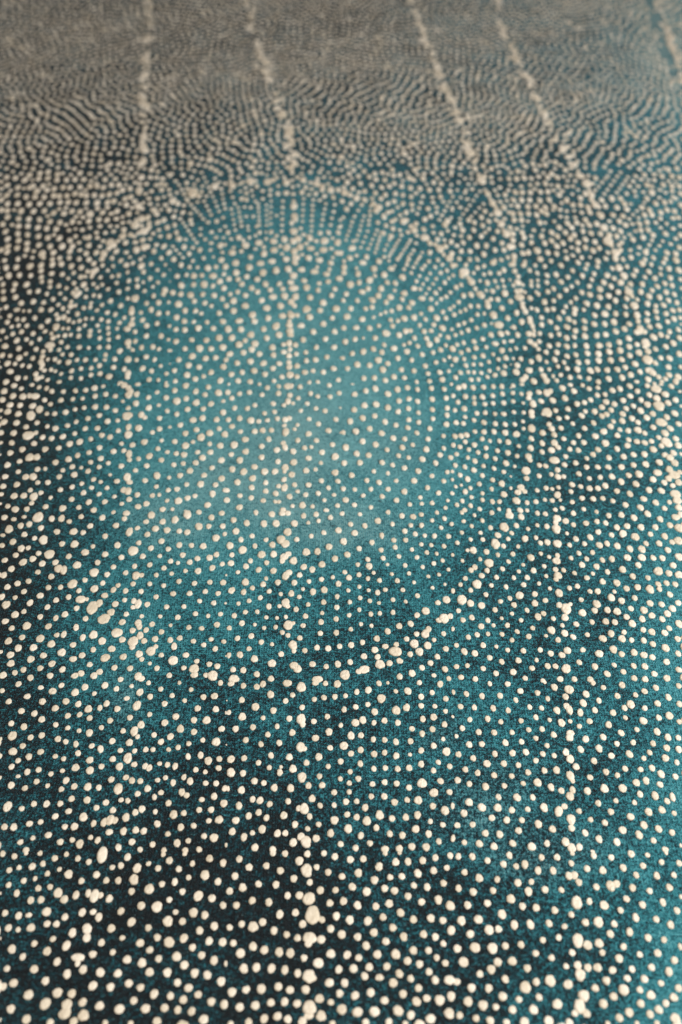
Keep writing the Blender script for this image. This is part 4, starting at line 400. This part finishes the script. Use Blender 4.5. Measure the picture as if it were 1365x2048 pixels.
lvl = M(nt, 'ADD', M(nt, 'SUBTRACT', M(nt, 'MULTIPLY', amount, 1.45), .27), M(nt, 'MULTIPLY', M(nt, 'SUBTRACT', cloud, .5), 1.15))
lvl = M(nt, 'ADD', lvl, M(nt, 'MULTIPLY', M(nt, 'SUBTRACT', cloud2, .5), .75))
# teal paint dragged over the dark ground catches on the tooth of the canvas
catch = M(nt, 'ADD', M(nt, 'MULTIPLY', M(nt, 'SUBTRACT', grain, .5), 5.4), lvl)
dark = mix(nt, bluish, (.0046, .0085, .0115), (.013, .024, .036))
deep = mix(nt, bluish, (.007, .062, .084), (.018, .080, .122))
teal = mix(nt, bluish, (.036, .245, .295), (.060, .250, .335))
lite = (.14, .44, .49)
col = mix(nt, remap(nt, catch, -.15, .35), dark, deep)
col = mix(nt, remap(nt, catch, .25, .85), col, teal)
col = mix(nt, remap(nt, catch, .85, 1.6), col, lite)
pale_f = M(nt, 'MULTIPLY', M(nt, 'MULTIPLY', wash_sheen, remap(nt, catch, .35, 1.15)), remap(nt, weave, .0, .75, .55, 1.5))
col = mix(nt, pale_f, col, (.34, .47, .46))  # pale wash and painted sheen laid over the teal
# rare dark pits and pale flecks
pit = remap(nt, noise(nt, tc, 210, 2, .5), .30, .24)
col = mix(nt, M(nt, 'MULTIPLY', pit, .7), col, (.010, .012, .016))
fleck = remap(nt, noise(nt, tc, 1500, 1, .5), .68, .76)
col = mix(nt, M(nt, 'MULTIPLY', fleck, .55), col, (.22, .42, .45))
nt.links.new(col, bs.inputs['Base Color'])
bs.inputs['Roughness'].default_value = .40
bs.inputs['Specular IOR Level'].default_value = .30
hgt = M(nt, 'ADD', M(nt, 'MULTIPLY', grain, 1.0), M(nt, 'MULTIPLY', weave, .22))
bp = N(nt, 'ShaderNodeBump')
bp.inputs['Strength'].default_value = 1.0
bp.inputs['Distance'].default_value = 0.0024
nt.links.new(hgt, bp.inputs['Height'])
nt.links.new(bp.outputs[0], bs.inputs['Normal'])

mi, nt, bs = nodes_of('ivory_paint')
tc = N(nt, 'ShaderNodeTexCoord').outputs['Object']
geo = N(nt, 'ShaderNodeNewGeometry')
pos = geo.outputs['Position']
tone = noise(nt, pos, 60, 3)
fine = noise(nt, pos, 700, 3, .6)
col = mix(nt, remap(nt, tone, .3, .7), (.63, .55, .425), (.79, .715, .60))
col = mix(nt, remap(nt, fine, .62, .80), col, (.50, .40, .28))
nt.links.new(col, bs.inputs['Base Color'])
bs.inputs['Roughness'].default_value = .42
bs.inputs['Specular IOR Level'].default_value = .4
bp = N(nt, 'ShaderNodeBump')
bp.inputs['Strength'].default_value = .9
bp.inputs['Distance'].default_value = .0008
nt.links.new(noise(nt, pos, 620, 2, .55), bp.inputs['Height'])
nt.links.new(bp.outputs[0], bs.inputs['Normal'])

me, nt, bs = nodes_of('raw_canvas_edge')
tc = N(nt, 'ShaderNodeTexCoord').outputs['Object']
nt.links.new(mix(nt, noise(nt, tc, 300, 3), (.42, .37, .30), (.58, .53, .44)), bs.inputs['Base Color'])
bs.inputs['Roughness'].default_value = .9

# ---------------------------------------------------------------- the painting
painting = bpy.data.objects.new('dotted_painting', None)
C.objects.link(painting)
painting.location = (0, (Y0 + Y1) / 2, -.03)
painting['label'] = 'teal and black abstract canvas covered in raised ivory dots of paint'
painting['category'] = 'painting'
def link(name, mesh, x, y, z):
    o = bpy.data.objects.new(name, mesh)
    C.objects.link(o)
    o.parent = painting
    o.location = (x, y - painting.location.y, z + .03)
    return o

# pigment map of the ground: how much teal lies over the black, by place on the canvas (surveyed at photo pixels)
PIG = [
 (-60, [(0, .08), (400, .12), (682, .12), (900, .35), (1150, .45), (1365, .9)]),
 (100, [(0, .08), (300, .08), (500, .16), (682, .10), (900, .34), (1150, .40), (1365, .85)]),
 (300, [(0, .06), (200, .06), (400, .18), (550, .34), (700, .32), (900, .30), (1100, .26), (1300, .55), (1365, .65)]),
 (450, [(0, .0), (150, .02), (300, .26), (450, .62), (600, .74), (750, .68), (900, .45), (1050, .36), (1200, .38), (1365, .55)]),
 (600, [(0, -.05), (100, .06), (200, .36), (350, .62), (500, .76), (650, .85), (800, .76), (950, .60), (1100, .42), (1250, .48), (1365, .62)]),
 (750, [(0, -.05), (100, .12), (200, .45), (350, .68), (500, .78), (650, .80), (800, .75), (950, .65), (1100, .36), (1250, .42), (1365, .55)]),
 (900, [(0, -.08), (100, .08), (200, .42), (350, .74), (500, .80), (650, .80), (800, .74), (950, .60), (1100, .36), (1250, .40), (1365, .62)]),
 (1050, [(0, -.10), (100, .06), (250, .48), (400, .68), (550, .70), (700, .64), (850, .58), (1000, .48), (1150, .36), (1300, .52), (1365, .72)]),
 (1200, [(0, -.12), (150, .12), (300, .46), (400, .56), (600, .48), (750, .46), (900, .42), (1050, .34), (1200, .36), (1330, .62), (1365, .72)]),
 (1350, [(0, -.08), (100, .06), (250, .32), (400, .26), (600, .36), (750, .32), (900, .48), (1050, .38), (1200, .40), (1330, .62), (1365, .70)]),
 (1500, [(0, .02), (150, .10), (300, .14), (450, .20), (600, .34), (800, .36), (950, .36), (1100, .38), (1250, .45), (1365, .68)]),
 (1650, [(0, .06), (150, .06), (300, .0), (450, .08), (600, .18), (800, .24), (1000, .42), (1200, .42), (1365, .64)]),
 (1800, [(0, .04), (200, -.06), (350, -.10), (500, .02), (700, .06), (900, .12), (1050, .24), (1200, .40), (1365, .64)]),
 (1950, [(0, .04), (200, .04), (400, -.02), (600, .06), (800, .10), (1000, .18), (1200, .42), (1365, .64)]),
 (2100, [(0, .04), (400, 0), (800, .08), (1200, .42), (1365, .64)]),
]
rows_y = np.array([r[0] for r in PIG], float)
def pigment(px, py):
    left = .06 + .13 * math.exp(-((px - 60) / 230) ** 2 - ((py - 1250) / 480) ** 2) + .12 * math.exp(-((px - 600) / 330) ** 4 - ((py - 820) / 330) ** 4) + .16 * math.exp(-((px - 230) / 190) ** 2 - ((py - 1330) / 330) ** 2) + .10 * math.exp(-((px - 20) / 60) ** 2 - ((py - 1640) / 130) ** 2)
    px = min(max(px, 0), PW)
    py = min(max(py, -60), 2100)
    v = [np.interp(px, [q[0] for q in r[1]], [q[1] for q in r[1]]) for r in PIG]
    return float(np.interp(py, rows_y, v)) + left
WASH_SHEEN = [(585, 880, 110, 110, .30), (550, 1000, 110, 60, .26), (700, 1060, 120, 50, .34), (640, 740, 260, 160, .12), (600, 960, 280, 160, .10), (420, 940, 60, 40, .25), (800, 900, 70, 60, .2), (1000, 1560, 90, 40, .3), (880, 1620, 60, 40, .2), (885, 1460, 26, 18, .9),
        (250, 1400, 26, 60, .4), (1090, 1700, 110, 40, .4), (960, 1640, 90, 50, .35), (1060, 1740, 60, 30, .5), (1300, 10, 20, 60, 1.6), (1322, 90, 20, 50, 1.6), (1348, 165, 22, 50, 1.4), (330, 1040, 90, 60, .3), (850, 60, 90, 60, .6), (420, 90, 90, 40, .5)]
def wash_sheen_at(px, py):  # pale wash patches, with the oval's broad sheen painted in as pigment
    return min(1., sum(w * math.exp(-((px - x) / a) ** 2 - ((py - y) / b) ** 2) for x, y, a, b, w in WASH_SHEEN))
GX, GY = 113, 119
verts, faces, cols = [], [], []
for j in range(GY):
    for i in range(GX):
        X = X0 + (X1 - X0) * i / (GX - 1)
        Y = Y0 + (Y1 - Y0) * j / (GY - 1)
        px, py = to_photo(X, max(Y, Y0))
        verts.append((X, Y - (Y0 + Y1) / 2, .03))
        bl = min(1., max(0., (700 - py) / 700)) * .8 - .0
        cols.append((pigment(px, py), wash_sheen_at(px, py), bl, 1))
for j in range(GY - 1):
    for i in range(GX - 1):
        a = j * GX + i
        faces.append((a, a + 1, a + GX + 1, a + GX))
nf = len(faces)
rim = [i for i in range(GX)] + [j * GX + GX - 1 for j in range(1, GY)] + [(GY - 1) * GX + i for i in range(GX - 2, -1, -1)] + [j * GX for j in range(GY - 2, 0, -1)]
base = len(verts)
for v in rim:
    x, y, z = verts[v]
    verts.append((x, y, 0))
    cols.append(cols[v])
n = len(rim)
for k in range(n):
    faces.append((rim[k], base + k, base + (k + 1) % n, rim[(k + 1) % n]))
faces.append(tuple(base + k for k in range(n - 1, -1, -1)))
mesh = bpy.data.meshes.new('canvas')
mesh.from_pydata(verts, [], faces)
mesh.materials.append(mc)
mesh.materials.append(me)
for k, p in enumerate(mesh.polygons):
    p.material_index = 0 if k < nf else 1
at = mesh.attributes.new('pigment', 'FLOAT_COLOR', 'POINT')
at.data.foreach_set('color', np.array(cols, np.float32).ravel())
mesh.update()
canvas = bpy.data.objects.new('canvas', mesh)
C.objects.link(canvas)
canvas.parent = painting

# a dot: a low, uneven bead of paint, flat on top, unit radius, standing on z = 0
RINGS = ((1.0, 0.0), (.99, .14), (.88, .29), (.62, .35), (.28, .36))
SEG = 18
def bead(seed):
    r = random.Random(seed)
    p1, p2, p3 = (r.uniform(0, 6.28) for _ in range(3))
    a2, a3, a5 = r.uniform(.0, .08), r.uniform(.01, .07), r.uniform(.01, .055)
    a7, p7 = r.uniform(0, .05), r.uniform(0, 6.28)
    vs, fs = [], []
    for q, (rad, h) in enumerate(RINGS):
        for k in range(SEG):
            t = 2 * pi * k / SEG
            w = 1 + a2 * sin(2 * t + p1) + a3 * sin(3 * t + p2) + a5 * sin(5 * t + p3) + a7 * sin(7 * t + p7)
            hh = h * (1 + r.uniform(-.16, .16)) if q else -.03
            vs.append((rad * w * cos(t), rad * w * sin(t), hh))
    vs.append((0, 0, .36))
    for q in range(len(RINGS) - 1):
        for k in range(SEG):
            k2 = (k + 1) % SEG
            fs.append((q * SEG + k, q * SEG + k2, (q + 1) * SEG + k2, (q + 1) * SEG + k))
    top = (len(RINGS) - 1) * SEG
    for k in range(SEG):
        fs.append((top + k, top + (k + 1) % SEG, len(vs) - 1))
    return np.array(vs), fs
beads = [bead(s) for s in range(24)]
bead_mesh = []
for vs, fs in beads:
    m = bpy.data.meshes.new('paint_dot')
    m.from_pydata(vs.tolist(), [], fs)
    m.polygons.foreach_set('use_smooth', [True] * len(m.polygons))
    m.materials.append(mi)
    bead_mesh.append(m)
def shown(m):                                # size in the picture
    px, py = to_photo(m[0], m[1])
    if not (6 < px < PW - 6 and 6 < py < PH - 6):
        return 0
    sx, sy = scale_at(px, py)
    return m[2] / sx * m[3] / sy
order = sorted(range(len(marks)), key=lambda i: -shown(marks[i]))
single = set(order[:300])
V, FA, off = [], [], 0
for i, (X, Y, a, b, turn) in enumerate(marks):
    s = rnd.randrange(len(beads))
    spin = rnd.uniform(0, 2 * pi)
    rise = (a + b) / 2 * rnd.uniform(.75, 1.1) * (.75 if a > .0028 else 1)
    if i in single:
        o = link('paint_dot', bead_mesh[s], X, Y, 0)
        o.scale = (a, b, rise)
        o.rotation_euler = (0, 0, turn)
        continue
    vs, fs = beads[s]
    c, d = cos(spin), sin(spin)
    x = (vs[:, 0] * c - vs[:, 1] * d) * a
    y = (vs[:, 0] * d + vs[:, 1] * c) * b
    c, d = cos(turn), sin(turn)
    V.append(np.stack([x * c - y * d + X, x * d + y * c + Y - painting.location.y, vs[:, 2] * rise + .03], 1))
    FA.extend([tuple(k + off for k in f) for f in fs])
    off += len(vs)
m = bpy.data.meshes.new('paint_dots')
m.from_pydata(np.concatenate(V).tolist(), [], FA)
m.polygons.foreach_set('use_smooth', [True] * len(m.polygons))
m.materials.append(mi)
o = bpy.data.objects.new('paint_dots', m)
C.objects.link(o)
o.parent = painting
o['kind'] = 'stuff'
print('dots', len(kept), 'of', len(dots), 'surveyed;', len(marks), 'in all')
